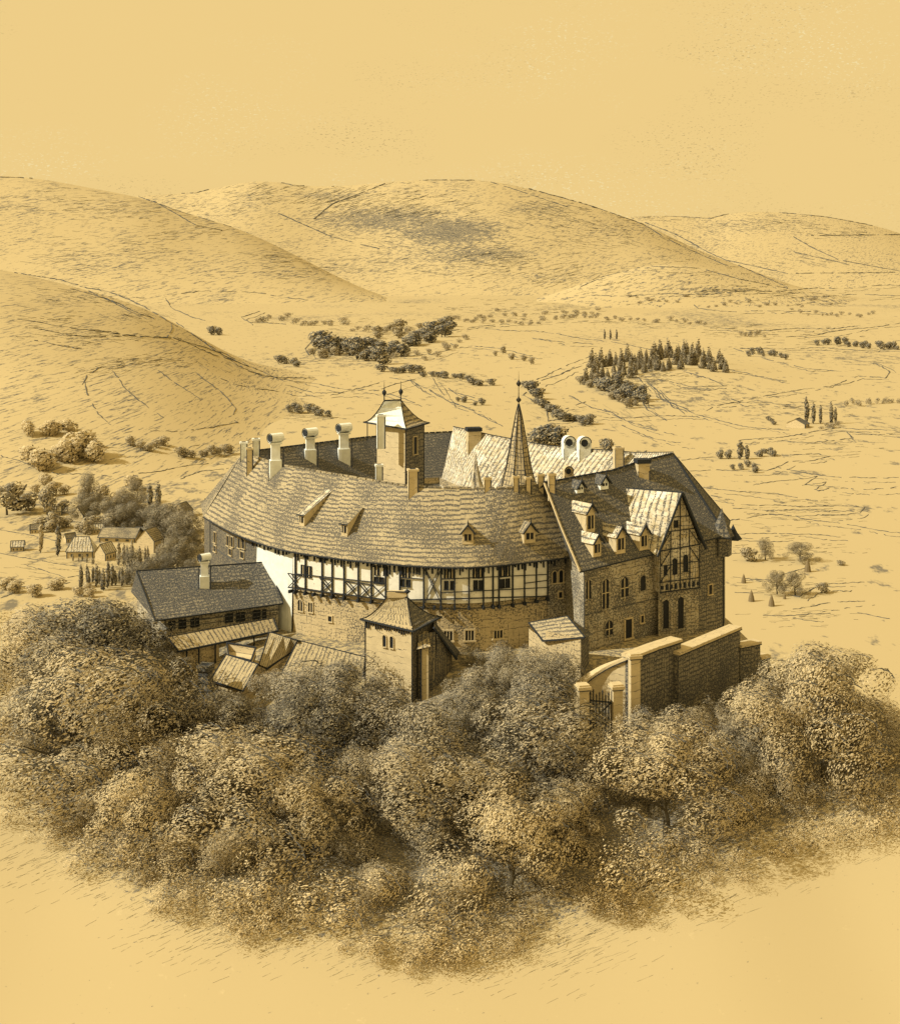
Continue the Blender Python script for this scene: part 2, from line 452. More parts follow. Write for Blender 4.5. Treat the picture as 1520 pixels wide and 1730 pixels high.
def ridge_caps(mb, ridge, mi=0, r=0.13):
    for a, b in zip(ridge, ridge[1:]):
        n = max(1, int((b-a).length/0.9))
        for k in range(n):
            p = a.lerp(b, k/n); q = a.lerp(b, (k+0.82)/n)
            mb.bar(p+V((0,0,.05)), q+V((0,0,.05)), r*2, r*1.6, mi)

OF = [V((-32.0,169,9.5)), PZ(395,901,9.5), PZ(470,927,9.5), PZ(560,942,9.5), PZ(640,951,9.5), PZ(720,957,9.5), PZ(800,958,9.5), PZ(880,951,9.5), PZ(965,941,9.5)]
RF = [V((-27.6,173.8,17.2)), PZ(465,783,17), PZ(535,796,17), PZ(607,808,17), PZ(655,816,17), PZ(702,822,17), PZ(800,825,17), PZ(872,823,17.2), PZ(935,812,17.5)]
IF_ = []
for o, r in zip(OF, RF):
    d = V((r.x-o.x, r.y-o.y, 0)); d = d.normalized() if d.length > .1 else V((0,1,0))
    IF_.append(V((r.x, r.y, 0))+d*5.5+V((0,0,11)))
IF_[0] = V((-21.5,171,11)); IF_[1] = V((-18.5,168.5,11))
oF, rF, iF = cat(OF), cat(RF), cat(IF_)
# back-left, back-right
RBL = [V((0.5,197,17.0)), V((-6,194.5,17)), V((-12.5,190.5,17)), V((-20,183,17)), V((-27.6,173.8,17.2))]
OBL = [V((2,205,10.5)), V((-8.5,202,10.5)), V((-17,197,10.5)), V((-26,188,10.5)), V((-33.5,175,10))]
IBL = [V((-1.5,189,10)), V((-4,188,10)), V((-8,185,10)), V((-14.5,178.5,10)), V((-21.5,171,11))]
RBR = [V((27.4,160,19)), V((24.5,171.5,17.3)), V((13.5,180.5,17)), V((6,187,17.6)), V((0.5,197,17.6))]
OBR = [V((34.6,161,10.5)), V((31,176,10.5)), V((18,188,10.5)), V((10,194,10.5)), V((2,205,10.5))]
IBR = [V((22,159,11)), V((17.5,167,10)), V((8,175.5,10)), V((1,182,10)), V((-1.5,189,10))]
J, K, L_, M_, N_ = V((13.9,139.5,9.3)), V((23.4,147.2,9.6)), V((28.4,149.6,10.3)), V((32.4,152.8,10.5)), V((34.6,161,10.5))
RR = [V((10.6,146.6,17.6)), V((14.5,149.6,17.8)), V((19,153,18)), V((23,156.5,18.6)), V((27.4,160,19))]

mb = MB(); roof_strip(mb, rF, oF, 'rf', sag=0.25); roof_strip(mb, rF, iF, 'rfi', eink=False); ridge_caps(mb, rF, 0)
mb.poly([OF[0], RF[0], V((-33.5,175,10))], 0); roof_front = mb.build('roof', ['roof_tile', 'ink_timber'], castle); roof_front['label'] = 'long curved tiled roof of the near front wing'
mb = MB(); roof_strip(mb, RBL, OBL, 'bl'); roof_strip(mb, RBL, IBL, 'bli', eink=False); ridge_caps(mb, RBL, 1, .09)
roof_bl = mb.build('roof', ['roof_tile_dark', 'ink_timber'], castle); roof_bl['label'] = 'dark inner roof slope of the far left wing'  # whole wing darkened by tile colour for its shaded slope
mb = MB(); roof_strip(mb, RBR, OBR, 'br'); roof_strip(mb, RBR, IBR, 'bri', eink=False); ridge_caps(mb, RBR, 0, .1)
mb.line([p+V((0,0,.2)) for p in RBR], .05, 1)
roof_br = mb.build('roof', ['roof_tile_pale', 'ink_timber'], castle); roof_br['label'] = 'pale sunlit roof of the far right wing'  # whole wing paled by tile colour for its sunlit slope
# right wing roof
eR = [J, V((18.3,143.1,9.45)), K, L_, M_]
mb = MB(); roof_strip(mb, RR, eR, 'rr', sag=0.3)
roof_strip(mb, [RR[-1], RR[-1]], [M_, N_], 'rr', eink=True)
iR = [V((5.5,152,11)), V((9,154,11)), V((13.5,157,11)), V((17.5,159,11)), V((22,159,11))]
roof_strip(mb, RR, iR, 'rri', eink=False)
q = [J, RR[0], V((13.3,145.6,9.5))]; mb.poly(q, 0); ridge_caps(mb, RR, 1, .1)
mb.line([J, J.lerp(RR[0], .5)-V((0,0,.2)), RR[0]], .08, 2)
mb.line([M_, RR[-1]], .09, 1); mb.line([N_, RR[-1]], .09, 1)
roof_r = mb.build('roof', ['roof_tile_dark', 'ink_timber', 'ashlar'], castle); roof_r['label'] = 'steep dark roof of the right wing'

# --- walls
def inset(o, r, d):
    v = V((r.x-o.x, r.y-o.y, 0)); return V((o.x, o.y, 0))+(v.normalized()*d if v.length > .01 else V((0,0,0)))
dense_o = cat(OF, 8); dense_r = cat(RF, 8)
wM = [inset(o, r, 1.15) for o, r in zip(dense_o, dense_r)]    # masonry face
wT = [inset(o, r, 0.75) for o, r in zip(dense_o, dense_r)]    # projecting timber storey
def sub(poly, pa, pb):
    """portion of plan polyline between pixel columns"""
    out = []; us = [HX+F*p.x/p.y for p in poly]
    out.append(wp(poly, pa)[0])
    out += [p for p, u in zip(poly, us) if pa+1 < u < pb-1]
    out.append(wp(poly, pb)[0]); return out
def wp(poly, px):
    k = (px-HX)/F; best = None
    for a, b in zip(poly, poly[1:]):
        fa, fb = a.x-k*a.y, b.x-k*b.y
        if fa*fb <= 0 and fa != fb:
            t = fa/(fa-fb); p = a.lerp(b, t)
            if best is None or p.y < best[0].y:
                tg = V((b.x-a.x, b.y-a.y, 0)).normalized(); n = V((tg.y, -tg.x, 0))
                best = (V((p.x, p.y, 0)), tg, n)
    if best is None:
        a, b = (poly[0], poly[1]) if abs(poly[0].x-k*poly[0].y) < abs(poly[-1].x-k*poly[-1].y) else (poly[-2], poly[-1])
        tg = V((b.x-a.x, b.y-a.y, 0)).normalized(); p = a if a is poly[0] else b
        best = (V((p.x, p.y, 0)), tg, V((tg.y, -tg.x, 0)))
    return best
def zat(p, py): return EYE-(py-HY)*p.y/F
def wall_strip(mb, pl, z0, z1, mi=0, batter=0.0):
    u = 0
    for a, b in zip(pl, pl[1:]):
        d = (b-a).length; tg = (b-a).normalized(); n = V((tg.y, -tg.x, 0))*batter
        mb.poly([a+n+V((0,0,z0)), b+n+V((0,0,z0)), b+V((0,0,z1)), a+V((0,0,z1))], mi, [(u, z0), (u+d, z0), (u+d, z1), (u, z1)]); u += d
U = lambda z: V((0, 0, z))

mb = MB(); pl = sub(wM, 341, 434); wall_strip(mb, [V((-33,175,0)), pl[0]], -4, 10); wall_strip(mb, pl, -2, 9.9); mb.line([pl[0]+U(-2), pl[0]+U(9.6)], .1, 1); mb.line([pl[-1]+U(4), pl[-1]+U(8.8)], .07, 1)
mb.line([p+U(5.6)+V((0,-.05,0)) for p in pl], .05, 1)
mb.build('wall', ['boarding', 'ink_soft'], castle)['label'] = 'dark boarded wall at the left end'
mb = MB(); pl = sub(wM, 434, 495); wall_strip(mb, pl, -2, 9.9, batter=0.3)
nn = wp(wM, 495)[2]; mb.poly([pl[-1]+U(-2), pl[-1]-nn*1.2+U(-2), pl[-1]-nn*1.2+U(9.9), pl[-1]+U(9.9)], 0)
mb.build('wall', ['plaster'], castle)['label'] = 'bright white plastered wall panel'
mb = MB(); pl = sub(wM, 495, 925); wall_strip(mb, pl, -4, 5.45)
mb.line([p+U(4.75)-wp(wM, proj(p)[0])[2]*-.06 for p in pl], .045, 1)
mb.build('wall', ['masonry', 'ink_soft'], castle)['label'] = 'coursed stone lower wall'
TP = sub(wT, 495, 925)
mb = MB(); wall_strip(mb, TP, 5.4, 9.9)
for k in range(len(TP)-1):
    mb.poly([TP[k]+U(5.4), TP[k+1]+U(5.4), TP[k+1]-wp(wT, proj(TP[k+1]+U(5))[0])[2]*.6+U(5.4), TP[k]-wp(wT, proj(TP[k]+U(5))[0])[2]*.6+U(5.4)], 1)
e0 = TP[0]; n0 = wp(wT, 497)[2]; mb.poly([e0+U(5.4), e0-n0*.7+U(5.4), e0-n0*.7+U(9.9), e0+U(9.9)], 0)
mb.build('wall', ['plaster_panel', 'ink_soft'], castle)['label'] = 'white plaster infill of the half timbered storey'
PT = sub(wM, 923, 964)
wJ = [PT[-1], V((14.5,140.8,0))]
wR = [V((14.5,140.8,0)), V((23.7,148.2,0))]
mb = MB(); wall_strip(mb, PT, -3, 9.9); wall_strip(mb, wJ, -3, 9.7)
mb.build('wall', ['masonry_worn'], castle)['label'] = 'rough stone wall in the corner before the right wing'
mb = MB(); wall_strip(mb, wR, -3, 9.9)
mb.line([wR[0]+U(-3), wR[0]+U(9.4)], .05, 1); mb.line([p+V((.04,-.05,4.3)) for p in wR], .035, 1)
mb.build('wall', ['masonry_worn', 'ink_soft'], castle)['label'] = 'stone wall of the right wing with arched windows'
BK, BL = V((23.5,147.0,0)), V((28.5,149.3,0))
wB = [BK, BL]; wC = [V((28.2,150.0,0)), V((32.2,153.5,0)), V((34,161,0)), V((30.5,175.5,0))]
mb = MB(); wall_strip(mb, wB, -3, 5.2); mb.poly([wR[1]+U(-3), BK+U(-3), BK+U(10), wR[1]+U(10)], 0)
mb.poly([BL+U(-3), wC[0]+U(-3), wC[0]+U(11), BL+U(11)], 0)
mb.build('wall', ['masonry_worn'], castle)['label'] = 'stone base of the gabled bay'
mb = MB(); wall_strip(mb, wC, -3, 11)
mb.line([wC[1]+U(-3), wC[1]+U(10.4)], .07, 1); mb.line([wC[0]+V((-.1,-.1,-2)), wC[0]+V((-.1,-.1,10.4))], .08, 1)
mb.build('wall', ['masonry_rough', 'ink_timber'], castle)['label'] = 'dark rough stone wall of the right corner'
mb = MB()
back = [V((30.5,175.5,0)), V((17.5,187,0)), V((2,203.5,0)), V((-8,200.8,0)), V((-16.5,196,0)), V((-25.5,187.5,0)), V((-33,175,0))]
wall_strip(mb, back, -4, 10.8); court = [V((p.x,p.y,0)) for p in (IF_[1:]+iR[1:]+IBR[1:]+IBL[1:])]
cc = V((0,168,0)); court = [p+(cc-p).normalized()*-.5 for p in court]
wall_strip(mb, court, 0, 11.3)
mb.build('wall', ['masonry'], castle)['label'] = 'back and courtyard walls'

# --- timber framing of the front storey
def bump(p, n, d): return p+n*d
mb = MB(); TN = lambda px: wp(wT, px)
def post(px, py0, py1, w=.2, d=.12):
    w *= .68
    p, t, n = TN(px); z0, z1 = zat(p, py1), zat(p, py0)
    p = p+n*d; c = p+U((z0+z1)/2); mb.frame(c, t*w/2, n*.09, U((z1-z0)/2), 0)
def rail(pa, pb, ya, yb, w=.16, d=.14, n=None):
    n = n or max(2, int(abs(pb-pa)/18)); pts = []
    for k in range(n+1):
        s = k/n; px = lerp(pa, pb, s); p, t, nn_ = TN(px); pts.append(p+nn_*d+U(zat(p, lerp(ya, yb, s))))
    for a, b in zip(pts, pts[1:]): mb.bar(a, b, .10, w*.72, 0)
def eavey(px): return interp([(495,930),(560,942),(640,951),(720,957),(800,958),(880,951),(930,945)], px)
def silly(px): return interp([(487,992),(545,1000),(605,1008),(650,1013),(718,1020),(768,1021),(820,1020),(870,1016),(925,1006)], px)
for px in (500,517,545,562,582,606,628,652,676,716,745,768,792,816,832,842,865,885,905,924):
    post(px, eavey(px)-4, silly(px)+4, w=.2 if px < 880 else .15)
rail(488, 655, 992, 1013); rail(655, 925, 1014, 1007)
mb2 = None
rail(500, 650, 969, 985, .12); rail(676, 716, 975, 978, .1); rail(745, 925, 978, 970, .10); rail(745, 925, 1001, 992, .10); rail(885, 925, 985, 980, .1)
for a, b in ((488,508),(541,563),(583,606),(606,628)):
    ya, yb = silly(a), silly(b); ta, tb = ya-24, yb-23
    rail(a, b, ya, tb, .1, .15, 2); rail(a, b, ta, yb, .1, .17, 2); rail(a, b, ta, tb, .1, .13, 2)
    rail(a+5, b-5, ta, yb-12, .07, .15, 1); rail(a+5, b-5, ya, ta+12, .07, .15, 1)
rail(628, 652, 986, 1010, .1, .15, 2); rail(628, 652, 1008, 988, .08, .16, 2)
rail(718, 745, 1018, 962, .11, .15, 2); rail(718, 745, 962, 1018, .11, .17, 2)
rail(722, 742, 1000, 960, .08, .15, 2); rail(720, 740, 962, 1002, .08, .17, 2)
mb.build('timber_frame', ['ink_timber'], castle)
# beam ends, then dark strokes for rafter tails and their eaves shadow
mb = MB()
for px in (492,500,517,531,545,562,582,606,628,652,676,716,734,745,768,792,816,832,842,865,885,905,924):
    p, t, n = TN(px); z = zat(p, silly(px)+6)
    mb.frame(p+n*.12+U(z), t*.12, n*.28, U(.17), 0)
for px in range(0, 0): pass
mb.build('beam_end', ['ink_timber'], castle)['kind'] = 'stuff'
mb = MB(); rnd = random.Random(4); x = 400.0
while x < 960:
    poly_ = wT if 495 < x < 925 else wM
    p, t, n = wp(poly_, x); ln = rnd.uniform(.35, 1.15)*(1.1 if 640 < x < 700 else .9)
    mb.frame(p+n*.14+U(9.45-ln/2), t*rnd.uniform(.04, .1), n*.1, U(ln/2), 0)
    x += rnd.uniform(4.0, 8.0)
mb.build('rafter_end', ['ink_timber'], castle)['kind'] = 'stuff'

# --- windows
def window(parent, p, t, n, z, w=.8, h=1.4, arch=False, mull=1, name='window', surround='ashlar', trans=False, deep=.07, fr=.10):
    c = p+U(z); b = MB(); o = .10
    def fp(x, zz, d): return c+t*x+n*d+U(zz)
    hw, hh = w/2, h/2
    for s in (-1, 1): b.frame(fp(s*(hw+fr/2), 0, o/2), t*fr/2, n*(o/2+.02), U(hh+fr), 0)
    b.frame(fp(0, -hh-fr/2, o/2+.04), t*(hw+fr*1.6), n*(o/2+.06), U(fr/2), 0)
    if not arch: b.frame(fp(0, hh+fr/2, o/2), t*hw, n*(o/2+.02), U(fr/2), 0)
    N = 8
    if arch:
        for k in range(N):
            a0, a1 = pi*k/N, pi*(k+1)/N
            q = [(cos(a)*r_, hh+sin(a)*r_) for a, r_ in ((a0, hw), (a1, hw), (a1, hw+fr), (a0, hw+fr))]
            b.poly([fp(x, zz, o+.02) for x, zz in q], 0)
            b.poly([fp(q[3][0], q[3][1], o+.02), fp(q[2][0], q[2][1], o+.02), fp(q[2][0], q[2][1], 0), fp(q[3][0], q[3][1], 0)], 0)
    if mull:
        for k in range(mull):
            x = -hw+w*(k+1)/(mull+1); b.frame(fp(x, 0, .06), t*.045, n*.04, U(hh+(hw*.8 if arch else 0)), 1)
    if trans: b.frame(fp(0, h*.12, .06), t*hw, n*.035, U(.04), 1)
    wo = b.build(name, [surround, 'ashlar'], parent)
    b = MB(); pts = [fp(-hw, -hh, .03), fp(hw, -hh, .03), fp(hw, hh, .03)]
    if arch: pts += [fp(cos(pi*k/N)*hw, hh+sin(pi*k/N)*hw, .03) for k in range(1, N)]
    pts.append(fp(-hw, hh, .03)); b.poly(pts, 0)
    pa = b.build('pane', ['glass_dark'], wo)
    return wo
def win_px(poly, px, y0, y1, wpx, arch=False, mull=1, off=0.0, surround='ashlar', trans=False, par=None, fr=.1):
    p, t, n = wp(poly, px); z0, z1 = zat(p, y1), zat(p, y0)
    fore = abs((t.x*p.y-t.y*p.x)/p.y**2*F)   # pixels per metre along the wall
    w_ = min(2.2, wpx/max(6, fore)); h = z1-z0-(w_/2 if arch else 0)
    return window(par or castle, p+n*off, t, n, z0+h/2, w_, h, arch, mull, surround=surround, trans=trans, fr=fr)
# left boarded wall
for px, a, b_ in ((364,899,917),(386,905,922),(393,907,924),(405,909,926),(412,911,927)): win_px(wM, px, a, b_, 5, mull=0, off=.02, fr=.06)
for px, a, b_ in ((364,922,932),(390,927,938),(410,932,943)): win_px(wM, px, a, b_, 6, mull=0, off=.02, fr=.06)
# timber storey upper lights
for px, a, b_ in ((513,955,973),(523,957,975),(637,956,971),(652,957,972),(679,958,975),(689,959,976),(754,959,977),(764,959,977),(802,959,976),(811,959,976),(848,957,974),(857,956,973)):
    win_px(wT, px, a, b_, 6.5, mull=1, off=.02, surround='ink_timber', fr=.05)
for px, a, b_ in ((636,975,985),(645,976,986),(680,979,990),(690,980,991),(754,982,996),(764,982,996),(803,981,996),(812,981,996),(848,979,993),(857,978,992)):
    win_px(wT, px, a, b_, 6, mull=0, off=.02, surround='ink_timber', fr=.05)
# masonry windows
win_px(wM, 508, 1013, 1032, 8, arch=True); win_px(wM, 525, 1018, 1034, 7); win_px(wM, 558, 1041, 1050, 6, mull=0)
for px, a, b_ in ((793,1065,1082),(841,1065,1078),(757,1066,1082)): win_px(wM, px, a, b_, 14, mull=2, fr=.16)
win_px(wM, 936, 965, 985, 7, arch=True, mull=0); win_px(wM, 947, 963, 984, 7, arch=True, mull=0); win_px(wM, 946, 1000, 1010, 6, mull=0)
# right wing
win_px(wR, 993, 979, 1012, 9, arch=True, mull=1, fr=.09, surround='masonry_worn'); win_px(wR, 1022, 978, 1028, 11, arch=True, mull=1, trans=True, fr=.16, surround='masonry_worn')
win_px(wR, 1054, 975, 1008, 13, arch=True, mull=1, trans=True, fr=.11, surround='masonry_worn'); win_px(wR, 1085, 972, 998, 9, arch=True, mull=0, fr=.09, surround='masonry_worn')
win_px(wR, 1028, 1048, 1073, 12, arch=True, mull=1, trans=True, fr=.09, surround='masonry_worn'); win_px(wR, 1084, 1040, 1052, 5, mull=0)
d_ = win_px(wR, 1061, 1046, 1078, 11, mull=0, fr=.16); d_.name = 'door'
win_px(wB, 1124, 1013, 1062, 10, arch=True, mull=0, fr=.25, surround='masonry_worn'); win_px(wB, 1149, 1008, 1062, 10, arch=True, mull=0, fr=.25, surround='masonry_worn')
win_px(wC, 1199, 988, 1004, 6, mull=0)

# --- gabled half timbered bay
tB = (BL-BK).normalized(); nB = V((tB.y, -tB.x, 0)); bw = (BL-BK).length
g0 = BK+nB*.25; A0, A1 = g0+U(5.2), g0+tB*bw+U(5.2); E0, E1 = g0+U(9.9)+tB*-.1, g0+tB*bw+U(10.2)
PK = g0+tB*(bw*.5)+U(16.4)
bay = MB(); bay.poly([A0, A1, E1, PK, E0], 0)
bay.poly([A0-nB*.4, A1-nB*.4, A1, A0], 1)
bay.poly([A0-nB*3, A0, E0, E0-nB*3], 0); bay.poly([A1, A1-nB*3, E1-nB*3, E1], 0)
bay_wall = bay.build('gable_wall', ['panelwork', 'ink_soft'], castle)
b = MB()
def g(x, z): return g0+tB*(x*bw)+nB*.07+U(z)
def gl(x0, z0, x1, z1, w=.16): b.bar(g(x0, z0), g(x1, z1), .08, w*.62, 0)
gl(0, 5.25, 1, 5.25, .2); gl(0, 6.35, 1, 6.4, .16); gl(0, 9.9, 1, 10.2, .2); gl(.16, 12.0, .84, 12.1, .15); gl(.3, 13.6, .7, 13.6, .12); gl(0, 8.2, 1, 8.3, .12)
for x_ in (.02, .26, .5, .74, .98): gl(x_, 5.25, x_, 10, .15)
gl(.5, 10, .5, 15.8, .15); gl(.27, 10, .27, 12, .12); gl(.73, 10, .73, 12.1, .12); gl(.02, 10, .27, 12, .1); gl(.98, 10.2, .73, 12, .1)
gl(.26, 8.1, .02, 6.4, .12); gl(.74, 10, .98, 8.3, .12); gl(.02, 8.2, .26, 9.9, .1)
for k in range(9): b.frame(g(.06+k*.11, 5.75), tB*.11, nB*.12, U(.3 if k % 2 else .2), 0)
b.build('timber_frame', ['ink_timber'], castle)
for x_, z_, w_, h_ in ((.37, 7.9, .45, 1.5), (.64, 8.1, .45, 1.6), (.4, 12.8, .4, .7), (.14, 7.7, .3, 1.0)):
    window(castle, g0+tB*(x_*bw), tB, nB, z_, w_, h_, h_ > 1.2, 0, surround='ink_timber', fr=.06)
b = MB(); back_r = V((20.6,152.2,16.1)); ov = nB*.5
ew, ee = E0-tB*.5+U(-.5), E1+tB*.5+U(-.5)
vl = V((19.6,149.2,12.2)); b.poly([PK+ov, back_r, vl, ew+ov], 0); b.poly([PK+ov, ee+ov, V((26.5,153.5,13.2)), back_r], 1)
b.line([PK+ov, ew+ov], .09, 2); b.line([PK+ov, ee+ov], .12, 2); b.line([PK+ov, back_r], .06, 2)
gr = b.build('roof', ['roof_tile_pale', 'roof_tile_dark', 'ink_timber'], castle); gr['label'] = 'pale tiled roof over the gabled bay'  # sunlit left slope and shaded right slope made by tile colour
# corner turret roofs at the far right
b = MB(); c0 = V((32.0,153.4,0))
b.lathe(c0+U(0), [(1.5,10.2),(1.0,11.2),(.35,12.6),(0,13.6)], 6, 0); b.lathe(c0, [(1.15,8.0),(1.2,10.3)], 6, 1)
b.lathe(c0, [(1.52,10.15),(1.5,10.3)], 6, 2)
b.lathe(V((33.6,154.6,0)), [(1.1,9.6),(.5,10.4),(0,11.4)], 5, 2)
b.build('turret', ['roof_tile_dark', 'masonry_rough', 'ink_timber'], castle)

# --- dormers
def dormer(roof, px, py, w=1.2, h=1.2, depth=2.6, kind='gable', keys=('rf','rr'), roofm='roof_tile', wallm='ashlar'):
    r = hit(px, py, *keys)
    if not r: return
    p, nn_ = r; n = V((nn_.x, nn_.y, 0)).normalized(); t = V((-n.y, n.x, 0)); b = MB()
    base = p+n*.5; q = lambda x, z, d: base+t*x+U(z)-n*d
    hw = w/2; rz = h+w*.65
    if kind == 'gable':
        b.poly([q(-hw,-.4,0), q(hw,-.4,0), q(hw,h,0), q(0,rz,0), q(-hw,h,0)], 1)
        for s in (-1, 1): b.poly([q(s*hw,-.4,0), q(s*hw,h,0), q(s*hw,h,depth), q(s*hw,-.4,depth)], 1)
        for s in (-1, 1):
            b.poly([q(0,rz+.1,-.3), q(s*(hw+.25),h-.15,-.3), q(s*(hw+.25),h-.15,depth), q(0,rz+.1,depth+.6)], 0)
            b.line([q(0,rz+.08,-.32), q(s*(hw+.25),h-.17,-.32)], .07, 2)
        b.lathe(q(0,rz,-.3), [(.1,0),(.05,.5),(0,.8)], 5, 2)
    else:
        b.poly([q(-hw,-.4,0), q(hw,-.4,0), q(hw,h,0), q(-hw,h,0)], 1)
        for s in (-1, 1): b.poly([q(s*hw,-.4,0), q(s*hw,h,0), q(s*hw,h+depth*.5,depth)], 1)
        b.poly([q(-hw-.15,h+.03,-.2), q(hw+.15,h+.03,-.2), q(hw+.15,h+depth*.55+.1,depth+.2), q(-hw-.15,h+depth*.55+.1,depth+.2)], 0)
        b.line([q(-hw-.15,h,-.2), q(hw+.15,h,-.2)], .06, 2)
    b.frame(q(0,h*.42,-.04), t*(hw*.62), n*.03, U(h*.38), 3)
    b.frame(q(0,h*.42,-.08), t*.04, n*.03, U(h*.4), 1)
    b.build('dormer', [roofm, wallm, 'ink_timber', 'glass_dark'], roof)
dormer(roof_front, 515, 882, .9, .9, 5.2, 'shed', wallm='ashlar', roofm='roof_tile_pale'); dormer(roof_front, 586, 899, .9, 1.0, 2.6, 'shed')
dormer(roof_front, 790, 912, 1.2, .9, 2.4); dormer(roof_front, 891, 910, 1.4, .9, 2.4)
dormer(roof_r, 992, 893, 1.3, 1.9, 3.2, 'gable', roofm='roof_tile_pale'); dormer(roof_r, 1003, 933, 1.2, 1.2, 2.4, roofm='roof_tile_pale')
dormer(roof_r, 1043, 928, 1.4, 1.6, 3.0, roofm='roof_tile_pale'); dormer(roof_r, 1082, 922, 1.3, 1.5, 3.0, roofm='roof_tile_pale')
dormer(roof_r, 975, 826, 1.0, .3, 1.5, roofm='roof_tile_dark', wallm='plaster'); dormer(roof_r, 1016, 820, 1.2, .4, 1.5, roofm='roof_tile_dark', wallm='plaster')

# --- chimneys: hooded pots and plain stacks
def chimney(roof, px, ytop, ybase, wpx, kind='plain', Y=None, keys=('rf','rr','bli','bri','bl','br','rri','rfi'), mat='plaster', depth=None):
    if Y is None:
        r = hit(px, ybase, *keys)
        Yb = r[0].y if r else 155
    else: Yb = Y
    base = P(px, ybase, Yb); top = P(px, ytop, Yb); w_ = wpx*Yb/F; d = depth or w_*.8; hgt = top.z-base.z
    b = MB(); a = radians(12); z0 = base.z-1.0; tt = V((cos(a), sin(a), 0)); nn_ = V((-sin(a), cos(a), 0))
    c = V((base.x, base.y+d/2, 0))
    def blk(za, zb, sx, sy, mi=0): b.frame(c+U((za+zb)/2), tt*sx/2, nn_*sy/2, U((zb-za)/2), mi)
    if kind == 'plain':
        blk(z0, top.z-.25, w_, d); blk(top.z-.25, top.z, w_+.18, d+.18); blk(top.z, top.z+.04, w_*.6, d*.6, 1)
    elif kind == 'dark':
        blk(z0, top.z-.5, w_, d); blk(top.z-.5, top.z, w_+.3, d+.3, 1)
    elif kind == 'hood':      # barrel shaped cowl lying across a tapered stack
        blk(z0, z0+1+hgt*.35, w_*.8, d*.9); blk(z0+1+hgt*.35, top.z-w_*.62, w_*.6, d*.7); blk(top.z-w_*.72, top.z-w_*.62, w_*.85, d*.9)
        R = w_*.31; cc_ = c+U(top.z-R)
        ax = V((.72,.69,0)); b.lathe(cc_-ax*(w_*.48), [(R*.8,0.02),(R,0),(R,w_*1.0),(0,w_*1.0)], 14, 0, axis=ax)
        b.lathe(cc_-ax*(w_*.48+.02), [(0,0),(R*.8,0)], 14, 1, axis=ax)
        b.line([cc_-ax*(w_*.48+.02)+ax.cross(U(1))*R*cos(pi*k/7)+U(R*sin(pi*k/7)) for k in range(15)], .03, 1)
    elif kind == 'arch':      # round topped stack with a dark mouth to the front
        zb = top.z-w_/2; blk(z0, zb, w_, d)
        b.lathe(c+U(zb)-nn_*d/2, [(0,0),(w_/2,0),(w_/2,d),(0,d)], 16, 0, axis=nn_)
        b.lathe(c+U(zb)-nn_*(d/2+.03)-tt*w_*.08, [(0,0),(w_*.3,0),(w_*.3,.02)], 12, 1, axis=nn_)
        b.line([c+U(zb)-nn_*(d/2+.02)+tt*(w_/2*cos(pi*k/8))+U(w_/2*sin(pi*k/8)) for k in range(9)], .05, 1)
    for s in (-1, 1): b.line([c+tt*s*w_/2-nn_*d/2+U(z0), c+tt*s*w_/2-nn_*d/2+U(top.z-(w_ if kind != 'plain' else .2))], .035 if s < 0 else .06, 1)
    b.build('chimney', [mat, 'ink_timber'], roof)
chimney(roof_bl, 411, 747, 775, 11, keys=('rf',)); chimney(roof_bl, 432, 741, 765, 11, Y=172); chimney(roof_front, 421, 757, 800, 10, keys=('rf',), mat='ashlar')
chimney(roof_front, 464, 733, 803, 25, 'hood', keys=('rf',)); chimney(roof_bl, 523, 724, 780, 24, 'hood', keys=('bli',)); chimney(roof_bl, 580, 716, 782, 25, 'hood', keys=('bli',))
chimney(roof_bl, 643, 701, 745, 13, Y=163.5); chimney(roof_front, 640, 785, 805, 11, Y=154.5); chimney(roof_front, 697, 793, 838, 16, keys=('rf',), mat='ashlar')
chimney(roof_br, 800, 723, 757, 22, 'dark', keys=('bri','br'), mat='ashlar'); chimney(roof_br, 961, 737, 770, 21, 'arch', keys=('bri','br')); chimney(roof_br, 987, 738, 774, 21, 'arch', keys=('bri','br'))
chimney(roof_br, 1045, 756, 795, 15, 'plain', keys=('bri','br'), mat='ashlar'); chimney(roof_r, 1086, 776, 808, 20, 'dark', keys=('rr',), mat='ashlar')
for px, a, b_, w_ in ((823,807,830,11),(871,804,830,9),(892,806,830,9),(913,801,830,10),(932,800,832,11)): chimney(roof_front, px, a, b_, w_, keys=('rf','rr'), mat='ashlar')
chimney(roof_r, 960, 788, 800, 16, 'arch', keys=('rr','rri'), Y=165, mat='ashlar')

# --- stair tower with flared roof and two finials
def finial(b, c, h, r=.22, mi=0):
    b.lathe(c, [(.09,0),(.06,h*.25),(r*.5,h*.32),(r,h*.42),(r,h*.5),(r*.4,h*.58),(.05,h*.62),(.02,h)], 8, mi)
tower = MB(); T0, T1, T2 = P(685, 740, 164), P(636, 740, 168.0), P(716, 740, 167.5)
T0.z = T1.z = T2.z = 0; T3 = T1+T2-T0
tpl = [T1, T0, T2, T3, T1]
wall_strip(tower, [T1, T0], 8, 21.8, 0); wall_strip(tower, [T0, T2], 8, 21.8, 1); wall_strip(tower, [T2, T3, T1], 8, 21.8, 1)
tower.line([T0+U(9), T0+U(21.6)], .07, 2); tower.line([T1+U(9), T1+U(21.6)], .05, 2); tower.line([T2+U(9), T2+U(21.6)], .06, 2)
st = tower.build('stair_tower', ['ashlar', 'masonry_rough', 'ink_timber'], castle)  # sun-side wall pale, the others carry shade in their colour
tR = (T2-T0).normalized(); nR = V((tR.y, -tR.x, 0)); window(st, T0+(T2-T0)*.5, tR, nR, 19.2, .8, 2.2, False, 0, name='window', surround='ashlar')
